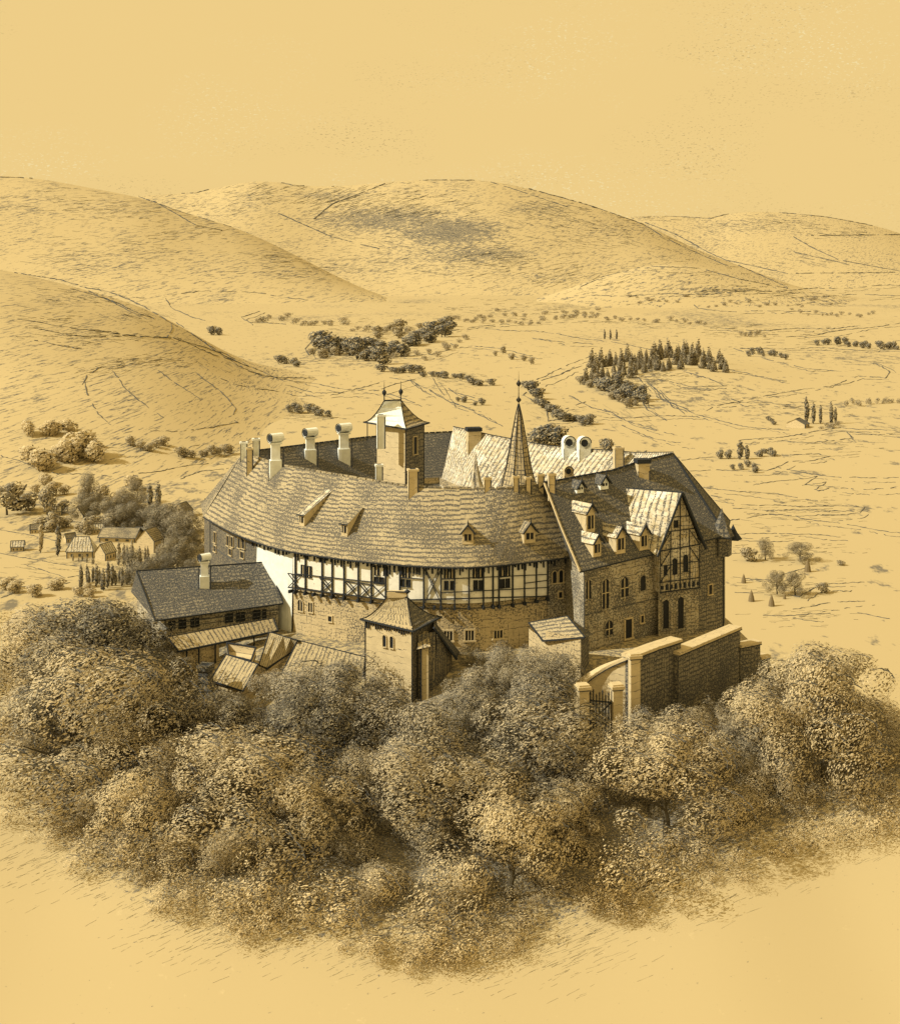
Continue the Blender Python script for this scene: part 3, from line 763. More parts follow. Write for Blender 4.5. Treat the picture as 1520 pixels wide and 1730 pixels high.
b = MB(); e_ = lambda p, d: p+(p-(T0+T3)/2).normalized()*d
q0, q1, q2, q3 = e_(T0, .9)+U(21.6), e_(T1, 1.7)+U(21.9), e_(T2, .7)+U(21.9), e_(T3, .9)+U(21.9)
zc = 24.9; ra, rb = P(649, 680, 166.0), P(677, 680, 167.0); ra.z = rb.z = zc
def flare(a, b_, r0, r1, mi, n=5):
    prev = None
    for k in range(n+1):
        s = k/n; f = s**1.7
        z = lambda e, r: e.z+(r.z-e.z)*f
        pa = V((lerp(a.x, r0.x, s), lerp(a.y, r0.y, s), z(a, r0))); pb = V((lerp(b_.x, r1.x, s), lerp(b_.y, r1.y, s), z(b_, r1)))
        if prev: b.poly([prev[0], prev[1], pb, pa], mi, [(0, s*4), ((b_-a).length, s*4), ((b_-a).length, s*4+.8), (0, s*4+.8)]); b.line([prev[0], pa], .05, 2); b.line([prev[1], pb], .05, 2)
        prev = (pa, pb)
flare(q1, q0, ra, rb, 0); flare(q0, q2, rb, rb, 1); flare(q2, q3, rb, rb, 1); flare(q3, q1, rb, ra, 1)
b.line([q1, q0, q2], .09, 2); b.line([ra, rb], .08, 2)
b.line([V((q1.x+.5, q1.y, 19.5)), q1+V((.5,0,0))], .06, 2)
b.build('roof', ['plaster', 'roof_tile', 'ink_timber'], st)  # white slope is a painted sunlit side, the rest stay darker
b = MB(); finial(b, ra-U(.1), 2.5, .28, 0); b.build('finial', ['ink_timber'], st)
b = MB(); finial(b, rb-U(.1), 2.5, .28, 0); b.build('finial', ['ink_timber'], st)
# --- slate spire
b = MB(); sx, sy = (876-HX)*157/F, 157.0; c = V((sx, sy, 0))
b.lathe(c, [(2.1,4),(2.1,15.2)], 8, 1, ang=.39)
b.lathe(c, [(2.75,14.9),(2.25,15.6),(1.6,17.8),(.95,21.2),(.4,24),(.07,25.4)], 8, 0, ang=.39)
for k in range(8):
    a = .39+k*pi/4; pts = [c+V((r*cos(a), r*sin(a), z)) for r, z in ((2.78,14.9),(2.27,15.6),(1.62,17.8),(.97,21.2),(.42,24),(.07,25.4))]
    b.line(pts, .045, 2)
sp = b.build('spire', ['roof_shingle', 'masonry', 'ink_timber'], castle)
b = MB(); b.lathe(c, [(.07,25.2),(.06,25.6),(.28,25.8),(.3,26.0),(.1,26.2),(.05,26.4),(.04,27.5),(.26,27.75),(.3,27.95),(.1,28.2),(.03,28.4),(.01,29.4)], 8, 0)
b.build('finial', ['iron'], sp)
b = MB(); c2_ = V(((803-HX)*160/F, 160, 0)); b.lathe(c2_, [(1.3,14.4),(.75,15.6),(.3,17.6),(0,19.3)], 6, 0); b.lathe(c2_, [(1.0,10),(1.0,14.5)], 6, 0)
b.build('small_spire', ['roof_tile_pale'], castle)

# ------------------------------------------------------------------ left annex with big dark roof
annex = empty('annex_house', 'long low outbuilding with a big dark roof at the left end of the castle', 'house', (-28, 148, -2))
rl, rr_ = V((-36.2,150.4,6.8)), V((-21.5,154.6,6.9)); el, er = PZ(262,1048,3.1), PZ(478,1019,3.3)
bl_, br_ = V((-38.2,156,3.0)), V((-26,163,3)); mb = MB()
def strip2(e0, e1, r0, r1, mi, n=6):
    roof_strip(mb, [r0.lerp(r1, k/n) for k in range(n+1)], [e0.lerp(e1, k/n) for k in range(n+1)], 'ax', mi, sag=.2)
strip2(el, er, rl, rr_, 0); mb.poly([bl_, el, rl], 0); mb.poly([rr_, rl, bl_, br_], 0); mb.poly([er, br_, rr_], 0)
mb.line([rl, rr_], .08, 1); mb.line([rl, el], .06, 1); mb.line([er, rr_], .06, 1)
axr = mb.build('roof', ['roof_tile_dark', 'ink_timber'], annex)
chimney(axr, 344, 937, 995, 20, 'hood', keys=('ax',))
wa, wb_ = V((el.x+1.0, el.y+1.1, 0)), V((er.x-.6, er.y+.6, 0)); wA = [wa, wb_]
mb = MB(); wall_strip(mb, wA, -6, 3.4); mb.poly([wa+U(-6), V((bl_.x+1,bl_.y-1,-6)), V((bl_.x+1,bl_.y-1,3.2)), wa+U(3.4)], 0)
mb.poly([wb_+U(-6), V((br_.x-.5,br_.y,-6)), V((br_.x-.5,br_.y,3.2)), wb_+U(3.4)], 0)
mb.line([p+V((0,-.06,2.4)) for p in wA], .05, 1); mb.line([p+V((0,-.06,1.9)) for p in wA], .04, 1)
mb.build('wall', ['masonry_worn', 'ink_soft'], annex)
for px in (287,293,305,311,325,333,383,390,402,410,430,436,446):
    p, t, n = wp(wA, px); yt = lerp(1051, 1029, (px-283)/170)
    win_px(wA, px, yt, yt+13, 5, mull=0, par=annex, fr=.05, surround='ink_timber')
# pent roof on posts
pent = empty('lean_to', 'narrow lean-to roof on thin posts below the annex windows', 'shelter', (-27, 144, -3))
mb = MB(); a0, a1 = PZ(283,1076,1.7), PZ(462,1044,1.9); b0, b1 = PZ(302,1101,.6), PZ(470,1066,.8)
n_ = 8; 
for k in range(n_):
    s0, s1 = k/n_, (k+1)/n_; q = [b0.lerp(b1, s0), b0.lerp(b1, s1), a0.lerp(a1, s1), a0.lerp(a1, s0)]
    Lw = (b1-b0).length; mb.poly(q, 0, [(s0*Lw, 0), (s1*Lw, 0), (s1*Lw, 2.6), (s0*Lw, 2.6)])
mb.line([b0, b1], .09, 1); mb.line([a0, a1], .05, 1); mb.line([a0, b0], .06, 1); mb.line([a1, b1], .06, 1)
pr = mb.build('roof', ['roof_pantile', 'ink_timber'], pent)
for px in (314,334,361,384,427):
    s = (px-302)/168; p = b0.lerp(b1, s)+V((.0,.25,0)); mb = MB(); mb.bar(p, V((p.x, p.y, -5.2 if px < 370 else -2)), .16, .16, 0); mb.build('post', ['ink_timber'], pent)
mb = MB(); p0, p1 = b0+V((0,.9,0)), b0.lerp(b1,.38)+V((0,.9,0))
mb.poly([V((p0.x,p0.y,-6)), V((p1.x,p1.y,-6)), p1, p0], 0); mb.build('wall', ['masonry'], pent)
# stone stack in front of it
stk = MB(); c = P(347, 1150, 134.5); stk.lathe(V((c.x,c.y,0)), [(3.4,-6),(2.0,-2.6),(.9,-1.1),(.75,.1),(.98,.35),(.98,.9),(.6,.9)], 4, 0, ang=.5)
stk.lathe(V((c.x,c.y,0)), [(0,.88),(.65,.88)], 4, 1, ang=.5)
tag(stk.build('stone_stack', ['roof_tile_dark', 'ink_timber']), 'dark flared chimney stack in front of the lean-to posts', 'chimney')
# tiled sheds
def shed(name, label, eave0, eave1, ridge0, ridge1, depthv, zf, mat='roof_pantile', cat='shed', wallm='masonry'):
    e = empty(name, label, cat, V((eave0.x, eave0.y, zf))); mb = MB()
    n_ = 4; Lw = (eave1-eave0).length; Lh = (ridge0-eave0).length
    for k in range(n_):
        s0, s1 = k/n_, (k+1)/n_
        mb.poly([eave0.lerp(eave1, s0), eave0.lerp(eave1, s1), ridge0.lerp(ridge1, s1), ridge0.lerp(ridge1, s0)], 0, [(s0*Lw, 0), (s1*Lw, 0), (s1*Lw, Lh), (s0*Lw, Lh)])
    g0_, g1_ = ridge0+depthv, ridge1+depthv
    mb.poly([ridge0, ridge1, g1_, g0_], 0)
    mb.line([eave0, eave1], .07, 1); mb.line([ridge0, ridge1], .05, 1); mb.line([eave0, ridge0], .06, 1); mb.line([eave1, ridge1], .06, 1)
    mb.build('roof', [mat, 'ink_timber'], e)
    mb = MB(); ins = lambda p, q: p.lerp(q, .06)-U(.12)
    c_ = [ins(eave0, g1_), ins(eave1, g0_), ins(g1_, eave0), ins(g0_, eave1)]
    for a, b_ in zip(c_, c_[1:]+c_[:1]): mb.poly([V((a.x,a.y,zf)), V((b_.x,b_.y,zf)), b_, a], 0)
    for s, r_, e2, gg in ((0, ridge0, eave0, g0_), (1, ridge1, eave1, g1_)): mb.poly([ins(e2, r_), ins(gg, e2), r_-U(.15)], 0)
    mb.build('wall', [wallm], e); return e
shed('tiled_shed', 'small tiled shed with striped roof in the angle left of the stone wall base', PZ(432,1142,-1.2), PZ(492,1102,-.6), PZ(455,1068,1.4), PZ(503,1082,1.0), V((3,4,-2)), -6)
shed('tiled_shed', 'low wide shed with worn pale tiles between the small shed and the gatehouse turret', PZ(470,1150,-1.9), PZ(612,1150,-1.8), PZ(503,1082,.8), PZ(617,1110,.2), V((0,2.5,-.8)), -7)
shed('tiled_shed', 'tiled shed roof beside the dark chimney stack, lowest of the sheds', PZ(355,1150,-1.7), PZ(410,1168,-1.9), PZ(382,1106,.3), PZ(436,1122,.1), V((1,3,-1.5)), -8)
mb = MB(); q = [PZ(383,1086,.9), PZ(432,1094,.9), PZ(424,1116,.2), PZ(386,1107,.2)]
for a, b_ in zip(q, q[1:]+q[:1]): mb.line([a, b_], .07, 1); mb.line([a-U(.9), b_-U(.9)], .05, 1); mb.poly([a-U(.9), b_-U(.9), b_, a], 0)
mb.poly([p-U(.85) for p in q], 0)
tag(mb.build('animal_pen', ['ashlar', 'ink_timber']), 'open boxy pen with pale boarded sides under the lean-to', 'pen')
tri = MB(); a, b_, c = PZ(424,1156,-2.2), PZ(449,1152,-2.2), PZ(440,1119,-.5); a2 = a+V((.4,2.2,.2)); c2v = c+V((.6,2.2,0)); bb = b_+V((.6,2.2,0))
tri.poly([a, b_, c], 0); tri.poly([a, c, c2v, a2], 1); tri.poly([b_, bb, c2v, c], 0); tri.line([a, c, b_], .07, 1)
tag(tri.build('gabled_porch', ['ashlar', 'ink_timber']), 'tiny gabled porch roof with one dark side beside the sheds', 'porch')

# ------------------------------------------------------------------ turreted gatehouse in front
gt = empty('gatehouse_tower', 'small square tower with a flared tiled roof before the middle of the castle front', 'tower', (-4, 134, -3))
G0, G1, G2 = PZ(696,1064,5.3), PZ(617,1048,5.3), PZ(738,1050,5.3); G1.y = 135.5; G0.y = 132.4; G2.y = 136.3
for p, px in ((G0,696),(G1,617),(G2,738)): p.x = (px-HX)*p.y/F; p.z = 0
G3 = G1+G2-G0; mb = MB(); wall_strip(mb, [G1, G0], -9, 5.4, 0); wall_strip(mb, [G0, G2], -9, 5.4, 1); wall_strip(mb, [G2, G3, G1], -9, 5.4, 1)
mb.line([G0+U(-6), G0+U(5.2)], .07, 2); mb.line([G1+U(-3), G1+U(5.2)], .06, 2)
gw = mb.build('wall', ['ashlar', 'boarding', 'ink_timber'], gt)  # right and rear faces get their shade from a dark colour
tG = (G0-G1).normalized(); nG = V((tG.y, -tG.x, 0)); x = .04
mb = MB(); rnd = random.Random(2)
while x < .96:
    p = G1.lerp(G0, x); ln = rnd.uniform(.3, .7); mb.frame(p+nG*.1+U(5.1-ln/2), tG*.05, nG*.08, U(ln/2), 0); x += .05
mb.build('rafter_end', ['ink_timber'], gt)['kind'] = 'stuff'  # dark strokes stand for rafter tails and the shadow under the eaves
for s in (-.45, .45): window(gt, G1.lerp(G0, .50)+tG*s, tG, nG, 3.3, .42, 1.0, True, 0, surround='ashlar', fr=.07)
b = MB(); ctr = (G0+G3)/2; e_ = lambda p, d: p+(p-ctr).normalized()*d
q0, q1, q2, q3 = e_(G0, .55)+U(5.0), e_(G1, .55)+U(5.3), e_(G2, .5)+U(5.3), e_(G3, .5)+U(5.3)
ra, rb = P(654, 1013, 135.2), P(688, 1013, 135.0); ra.z = rb.z = 7.7
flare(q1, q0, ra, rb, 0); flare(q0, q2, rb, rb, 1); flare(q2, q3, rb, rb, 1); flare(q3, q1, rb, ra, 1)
b.line([q1, q0, q2], .08, 2); b.line([ra, rb], .07, 2)
b.poly([ra+U(0), rb+U(0), rb+V((0,.8,0)), ra+V((0,.8,0))], 0)
gr_ = b.build('roof', ['roof_pantile', 'roof_tile_dark', 'ink_timber'], gt)  # left slope pale as if sunlit, other slopes shaded by colour
b = MB(); b.frame((ra+rb)/2+V((0,.2,.25)), V((1.05,0,0)), V((0,.35,0)), U(.3), 0); b.line([ra+V((-.1,-.1,.55)), rb+V((-.1,-.1,.55))], .06, 1); b.build('ridge_cap', ['ashlar', 'ink_timber'], gr_)
b = MB(); finial(b, rb+U(0), 1.3, .3, 0); b.build('finial', ['ink_timber'], gr_)
mb = MB(); h0, h1, h2 = V(((712-HX)*133.6/F,133.6,0)), V(((722-HX)*132.8/F,132.8,0)), V(((762-HX)*136/F,136,0))
mb.frame(V(((718-HX)*132.6/F,133.2,-1.2)), V((.35,0,0)), V((0,.5,0)), U(4.2), 0)
mb.line([V(((711-HX)*132.6/F,132.6,-5)), V(((711-HX)*132.6/F,132.6,3))], .05, 2)
mb.poly([V(((704-HX)*132/F,132.2,3.1)), V(((727-HX)*132/F,132.2,3.4)), V(((722-HX)*134/F,134.4,4.4)), V(((708-HX)*134/F,134,4.3))], 3)
mb.build('buttress', ['ashlar', 'masonry_rough', 'ink_timber', 'roof_pantile'], gt)
mb = MB(); s0 = V(((736-HX)*134/F,134,0)); s1 = V(((763-HX)*136.5/F,136.5,0)); wall_strip(mb, [s0, s1], -9, 1.6, 0)
mb.poly([s0+U(1.6), s1+U(1.6), s0.lerp(s1,.12)+U(4.6)], 0); wall_strip(mb, [V((G0.x+.6,G0.y+.5,0)), s0], -9, 4.4, 0)
mb.poly([s0+V((-.2,-.3,4.9)), s1+V((.5,-.3,.9)), s1+V((.9,2.2,.9)), s0+V((-.2,2.2,4.9))], 1); mb.line([s0+V((-.2,-.3,4.9)), s1+V((.5,-.3,.9))], .1, 2)
mb.build('side_wing', ['boarding', 'roof_tile_dark', 'ink_timber'], gt)  # dark colour carries the shade of this right-hand side

# small outhouse right of the middle
o1 = empty('stone_outhouse', 'small stone outhouse with a shallow pale roof against the right half of the castle front', 'outhouse', (12, 136, 0))
mb = MB(); R0, R1 = P(893,1052,139.5), P(958,1041,137.0); Ea, Eb = P(917,1083,134.5), P(988,1077,131.8)
F0, F1 = P(898,1110,139), P(1002,1072,136.5)
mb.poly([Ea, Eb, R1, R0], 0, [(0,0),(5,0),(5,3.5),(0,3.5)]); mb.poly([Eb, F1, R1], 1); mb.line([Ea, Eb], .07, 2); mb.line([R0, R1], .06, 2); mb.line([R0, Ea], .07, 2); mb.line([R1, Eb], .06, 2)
mb.build('roof', ['roof_tile', 'roof_tile_dark', 'ink_timber'], o1)  # right slope darkened by colour as the shaded side
mb = MB(); w0, w1, w2, w3 = V((Ea.x+.3,Ea.y+.3,0)), V((Eb.x-.4,Eb.y+.3,0)), V((F1.x-.4,F1.y+.5,0)), V((R0.x,R0.y,0))
wall_strip(mb, [w3, w0], -3, Ea.z-.1); wall_strip(mb, [w0, w1], -3.5, Eb.z-.15); wall_strip(mb, [w1, w2], -3.5, Eb.z-.15, 1)
mb.build('wall', ['masonry', 'masonry_rough'], o1)  # right wall darkened by colour as the shaded side

# ------------------------------------------------------------------ terrace wall and gate at the right
tw = empty('terrace_wall', 'tall dark retaining wall with pale coping stepping down to the right of the castle', 'wall', (25, 134, -4))
def thick_wall(pts, th, zb, mats, name='wall', cap=.35):
    """pts: top line with z; wall body below and overhanging coping"""
    mb = MB(); mc = MB(); n = len(pts); nrm = []
    for i in range(n):
        a, b_ = pts[max(0,i-1)], pts[min(n-1,i+1)]; t = V((b_.x-a.x, b_.y-a.y, 0)).normalized(); nrm.append(V((t.y, -t.x, 0)))
    u = 0
    for i in range(n-1):
        a, b_ = pts[i], pts[i+1]; A = V((a.x,a.y,0)); B = V((b_.x,b_.y,0)); d = (B-A).length; na, nb = nrm[i], nrm[i+1]
        mb.poly([A+U(zb), B+U(zb), B+U(b_.z-.3), A+U(a.z-.3)], 0, [(u,zb),(u+d,zb),(u+d,b_.z),(u,a.z)])
        mb.poly([B-nb*th+U(zb), A-na*th+U(zb), A-na*th+U(a.z-.3), B-nb*th+U(b_.z-.3)], 0, [(u,zb),(u+d,zb),(u+d,b_.z),(u,a.z)])
        o0, o1_ = na*cap, nb*cap
        q = [a+o0, b_+o1_, b_-nb*th-o1_, a-na*th-o0]
        mc.poly(q, 0, [(u,0),(u+d,0),(u+d,th),(u,th)]); dn = U(-.32)
        mc.poly([q[0]+dn, q[1]+dn, q[1], q[0]], 0); mc.poly([q[2]+dn, q[3]+dn, q[3], q[2]], 0); mc.poly([q[1]+dn, q[0]+dn, q[3]+dn, q[2]+dn], 1)
        mc.bar(q[0]+dn, q[1]+dn, .07, .09, 1); u += d
    for p, nn_, k in ((pts[0], nrm[0], 0), (pts[-1], nrm[-1], 1)):
        A = V((p.x,p.y,0)); mb.poly([A+U(zb), A-nn_*th+U(zb), A-nn_*th+U(p.z-.3), A+U(p.z-.3)], 0)
        mc.poly([p+nn_*cap, p-nn_*(th+cap), p-nn_*(th+cap)-U(.32), p+nn_*cap-U(.32)], 0)
    return mb, mc
segs = [([PZ(1068,1108,3.9), PZ(1110,1092,3.9), PZ(1150,1079,3.9)], 1.1), ([PZ(1146,1102,2.9), PZ(1200,1079,2.9), PZ(1250,1058,2.9)], 1.1),
        ([PZ(1250,1090,.9), PZ(1284,1083,.9)], .9), ([PZ(1284,1110,-.9), PZ(1300,1106,-.9)], .8)]
wm, cm_ = MB(), MB()
for k, (pts, th) in enumerate(segs):
    m1, m2 = thick_wall(pts, th, -12, None, cap=.22)
    mm = m1.build('wall', ['masonry_rough'], tw); m2.build('coping', ['ashlar', 'ink_timber'], tw)  # shade of the wall face is put into the stone colour
gate = empty('garden_gateway', 'gateway with stone pillars and curved coped wall at the left end of the retaining wall', 'gateway', (15, 126, -3))
cur = [PZ(974,1166,0.3), PZ(985,1152,1.0), PZ(1004,1137,1.8), PZ(1030,1122,2.7), PZ(1064,1108,3.8)]
# keep the curve behind the gate front
pts = cat([V(p) for p in cur], 4); m1, m2 = thick_wall(pts, .7, -6, None, cap=.2)
m1.build('wall', ['ashlar'], gate); m2.build('coping', ['ashlar', 'ink_timber'], gate)
def pillar(px, ytop, ybot, wpx, Y, parent, d=.9):
    top, bot = P(px, ytop, Y), P(px, ybot, Y); w_ = wpx*Y/F; mb = MB(); c = V((top.x, Y+d/2, 0))
    mb.box(c+U((top.z-.35+bot.z-2)/2), w_, d, top.z-.35-bot.z+2, 0, .25); mb.box(c+U(top.z-.2), w_+.35, d+.35, .3, 0, .25); mb.box(c+U(top.z-.42), w_+.15, d+.15, .12, 1, .25); mb.box(c+U(top.z+.03), w_+.1, d+.1, .16, 0, .25)
    return mb.build('pillar', ['ashlar', 'ink_soft'], parent)
pillar(985, 1160, 1215, 17, 123.5, gate); pillar(1042, 1159, 1225, 17, 124.5, gate); pillar(1072, 1107, 1212, 17, 126.5, gate, .7)
mb = MB(); ga, gb = P(997, 1175, 124.2), P(1033, 1178, 124.8)
for k in range(8):
    s = k/7; p = ga.lerp(gb, s); h_ = .25*sin(k*2.1); mb.bar(p+U(h_+.2), p-U(3.6), .1, .1, 0); mb.lathe(p+U(h_+.2), [(.09,0),(0,.3)], 5, 0)
mb.line([ga-U(.5), gb-U(.5)], .06, 0); mb.line([ga-U(2.6), gb-U(2.6)], .06, 0); mb.line([ga-U(2.6), gb-U(.5)], .05, 0)
mb.build('gate_leaf', ['ink_timber'], gate)
# ------------------------------------------------------------------ trees
def leaf_crown(name, lobes, n, size, mat, seed, aspect=2.2, hatch=0.75, squash=1.0, shell=0.75, parent=None, rim=0):
    """crown of many small narrow leaf clusters spread through the volume of several lobes"""
    r = random.Random(seed); vs = []; fs = []; nv = []
    tot = sum(l[3]**2 for l in lobes); D = V((0.85, 0.1, 0.52)).normalized()
    for (cx, cy, cz, cr) in lobes:
        for _ in range(int(n*cr*cr/tot)):
            while True:
                d = V((r.uniform(-1, 1), r.uniform(-1, 1), r.uniform(-1, 1)))
                if 0.1 < d.length < 1: break
            d.normalize(); rad = cr*(shell+(1-shell)*r.random()**.6)*(1+.16*sin(d.x*7+seed)*cos(d.z*6+d.y*5))
            if r.random() < .05: rad *= 1.13
            p = V((cx, cy, cz))+V((d.x*rad, d.y*rad, d.z*rad*squash))
            N = (d+V((r.uniform(-.6,.6), r.uniform(-.6,.6), r.uniform(-.3,.7)))).normalized()
            T = D if r.random() < hatch else V((r.uniform(-1,1), r.uniform(-1,1), r.uniform(-1,1)))
            T = (T+V((r.uniform(-.3,.3), r.uniform(-.3,.3), r.uniform(-.3,.3)))); T = (T-N*T.dot(N))
            if T.length < .05: continue
            T.normalize(); B = N.cross(T); s = size*r.uniform(.6, 1.4); a = T*s; b = B*(s/aspect)
            dn = (d+V((cx, cy, cz-5))*.10).normalized(); nv += [dn.x, dn.y, dn.z]*6
            i = len(vs); vs += [p-a-b*.5, p-a*.2-b, p+a*.9-b*.3, p+a+b*.5, p+a*.1+b, p-a*.9+b*.4]; fs.append((i, i+1, i+2, i+3, i+4, i+5))
    nf = len(fs)
    if rim:
        for (cx, cy, cz, cr) in lobes:
            for _ in range(rim):
                yaw = r.uniform(-.7, .7); a0 = r.uniform(-.3, 1.2); a1 = a0+r.uniform(1.0, 2.2); R_ = cr*r.uniform(.78, .96); ph = r.uniform(0, 6); prev = None
                m = int((a1-a0)*R_/.16)
                for k in range(m):
                    th = lerp(a0, a1, k/m); rr = R_*(1+.10*abs(sin(th*5.5+ph))+.02*r.random()); X = V((cos(yaw), sin(yaw), 0))
                    q = V((cx, cy, cz))+X*(rr*cos(th))+V((0, 0, rr*sin(th)))+V((-sin(yaw), cos(yaw), 0))*(-cr*.25)
                    if prev is not None and r.random() > .12:
                        w = V((0, 0, .035))+X*.02; i = len(vs); vs += [prev-w, q-w, q+w, prev+w]; fs.append((i, i+1, i+2, i+3))
                    prev = q
    me = bpy.data.meshes.new(name); me.from_pydata([tuple(v) for v in vs], [], fs); me.materials.append(MATS[mat]); me.materials.append(MATS['ink_soft'])
    me.polygons.foreach_set('material_index', [0]*nf+[1]*(len(fs)-nf)); nv += [0, 0, 1]*(len(vs)-len(nv)//3)
    at_ = me.attributes.new('clump', 'FLOAT_VECTOR', 'POINT'); at_.data.foreach_set('vector', nv); me.update()
    return me
def trunk_mesh(h, r0, seed, mat='bark', limbs=4):
    r = random.Random(seed); b = MB(); p = V((0, 0, -1.2)); rad = r0; n = 5
    for k in range(n):
        q = V((r.uniform(-.12,.12)*h*.3, r.uniform(-.1,.1)*h*.3, h*(k+1)/n)); r2 = rad*.8
        ax = q-p; b.lathe(p, [(rad, 0), (r2, ax.length)], 7, 0, axis=ax)
        if k >= 1 and limbs:
            for _ in range(2 if k < 4 else 1):
                a = r.uniform(0, 2*pi); e = q+V((cos(a)*h*.45, sin(a)*h*.45, h*.35)); dd = e-q
                b.lathe(q, [(r2*.55, 0), (r2*.15, dd.length)], 5, 0, axis=dd)
        p, rad = q, r2
    o = b.build('trunk', [mat]); me = o.data; off = o.location.copy()
    me.transform(Matrix.Translation(off)); bpy.data.objects.remove(o); return me
def lobes_broad(seed, n=11, R=1.0):
    r = random.Random(seed); out = [(0, 0, .60, .26)]; n += 4
    for k in range(n):
        a = 2*pi*k/n+r.uniform(-.4,.4); rr = r.uniform(.20, .42); z = r.uniform(.16, .84)
        rr *= 1.25 if z < .45 else 1.0
        out.append((cos(a)*rr, sin(a)*rr, z, r.uniform(.10, .21)))
    for k in range(3): out.append((r.uniform(-.15,.15), r.uniform(-.15,.15), r.uniform(.76,.86), r.uniform(.13,.18)))
    return out
def scale_l(l, s): return [(a*s, b*s, c*s, d*s) for a, b, c, d in l]
# templates: unit height = 10 m, base at origin
TPL = {}
for i in range(6):
    lb = scale_l(lobes_broad(20+i), 10)
    TPL['broad%d' % i] = (leaf_crown('crown', lb, 15000, .082, 'foliage', 20+i, aspect=2.2, rim=2), trunk_mesh(5.5, .32, 20+i))
for i in range(3):
    lb = scale_l(lobes_broad(40+i, 9), 10)
    TPL['dark%d' % i] = (leaf_crown('crown', lb, 14000, .088, 'foliage_dark', 40+i, aspect=2.0, hatch=.4, rim=1), trunk_mesh(5.5, .32, 40+i))
for i in range(3):   # bushes: lobes rest on the ground
    r = random.Random(60+i); lb = [(r.uniform(-3,3), r.uniform(-2.5,2.5), r.uniform(1.5,4.6), r.uniform(1.8,2.8)) for _ in range(8)]
    TPL['bush%d' % i] = (leaf_crown('crown', lb, 6500, .11, 'foliage', 60+i, rim=1), None)
for i in range(3):   # thin dry shrubs low on the slope
    r = random.Random(160+i); lb = [(r.uniform(-4,4), r.uniform(-3,3), r.uniform(1.0,3.2), r.uniform(1.2,2.2)) for _ in range(9)]
    TPL['thin%d' % i] = (leaf_crown('crown', lb, 1900, .11, 'foliage', 160+i, aspect=2.4, shell=.3, rim=1), None)
for i in range(4):   # far round trees
    r = random.Random(170+i); lb = [(0,0,5,2.9)]+[(r.uniform(-2.3,2.3), r.uniform(-2,2), r.uniform(2.2,7.2), r.uniform(1.7,2.5)) for _ in range(6)]; TPL['far%d' % i] = (leaf_crown('crown', lb, 520, .5, 'foliage_far', 70+i, aspect=1.7), trunk_mesh(5, .35, 70+i, limbs=0))
for i in range(3):   # poplars
    r = random.Random(80+i); lb = [(r.uniform(-.25,.25), r.uniform(-.25,.25), 1.4+k*1.0, 1.05*sin(pi*(.16+.8*k/8))**.6*.95) for k in range(9)]
    TPL['poplar%d' % i] = (leaf_crown('crown', lb, 520, .38, 'foliage_far', 80+i, aspect=2.2, squash=1.2), trunk_mesh(6, .22, 80+i, limbs=0))
for i in range(3):   # firs
    r = random.Random(90+i); lb = [(r.uniform(-.15,.15), r.uniform(-.15,.15), 1.2+k*1.1, 1.75*(1-k/8.3)+.12) for k in range(8)]
    TPL['fir%d' % i] = (leaf_crown('crown', lb, 520, .42, 'foliage_dark', 90+i, aspect=2.2, squash=.75), trunk_mesh(6, .25, 90+i, limbs=0))
NAME = {'thin': 'shrub', 'broad': 'broadleaf_tree', 'dark': 'broadleaf_tree', 'bush': 'bush', 'far': 'round_tree', 'poplar': 'poplar_tree', 'fir': 'fir_tree'}
RT = random.Random(11)
def tree(kind, p, h, label, cat=None, group=None, alpha=1.0, wide=1.0):
    var = [k for k in TPL if k.rstrip('0123456789') == kind]; key = RT.choice(var); cm_e, tm = TPL[key]; s = h/10.0
    if kind == 'bush': s = h/6.5
    if kind == 'thin': s = h/5.2
    e = bpy.data.objects.new(NAME[kind], None); COL.objects.link(e); e.location = p; e.rotation_euler = (0, 0, RT.uniform(0, 1.2)-.6)
    e.scale = (s*wide, s*wide, s); e['label'] = label; e['category'] = cat or ('bush' if kind in ('bush', 'thin') else 'tree')
    if group: e['group'] = group
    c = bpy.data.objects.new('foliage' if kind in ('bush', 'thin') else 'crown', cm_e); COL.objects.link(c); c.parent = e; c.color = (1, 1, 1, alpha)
    if tm:
        t = bpy.data.objects.new('trunk', tm); COL.objects.link(t); t.parent = e
    return e

# --- the wooded slope in front of the castle: rows running downhill, columns under landmarks
COLS = [(-200, 'at the far left edge of the slope'), (95, 'left of the annex house'), (235, 'below the annex roof end'), (330, 'below the stone stack'), (440, 'below the tiled sheds'),
        (560, 'below the white wall panel'), (670, 'below the gatehouse tower'), (780, 'right of the gatehouse tower'), (880, 'below the stone outhouse'),
        (985, 'below the garden gateway'), (1090, 'below the first length of retaining wall'), (1200, 'below the higher length of retaining wall'), (1310, 'below the stepped end of the wall'), (1430, 'at the far right edge of the slope')]
def colname(px):
    n = COLS[0][1]
    for a, b in COLS:
        if px >= a: n = b
    return n
ROWN = ['topmost row', 'second row', 'third row', 'fourth row', 'fifth row', 'sixth row', 'seventh row', 'eighth row', 'ninth row']
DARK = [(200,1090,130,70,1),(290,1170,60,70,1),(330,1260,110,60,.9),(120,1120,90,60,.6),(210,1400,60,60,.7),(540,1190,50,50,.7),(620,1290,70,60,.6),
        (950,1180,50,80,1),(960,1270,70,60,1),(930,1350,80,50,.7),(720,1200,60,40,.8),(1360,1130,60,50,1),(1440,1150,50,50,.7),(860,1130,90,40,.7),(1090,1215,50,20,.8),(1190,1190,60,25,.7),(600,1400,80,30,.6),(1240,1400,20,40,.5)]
used = {}; COUNT = [0]
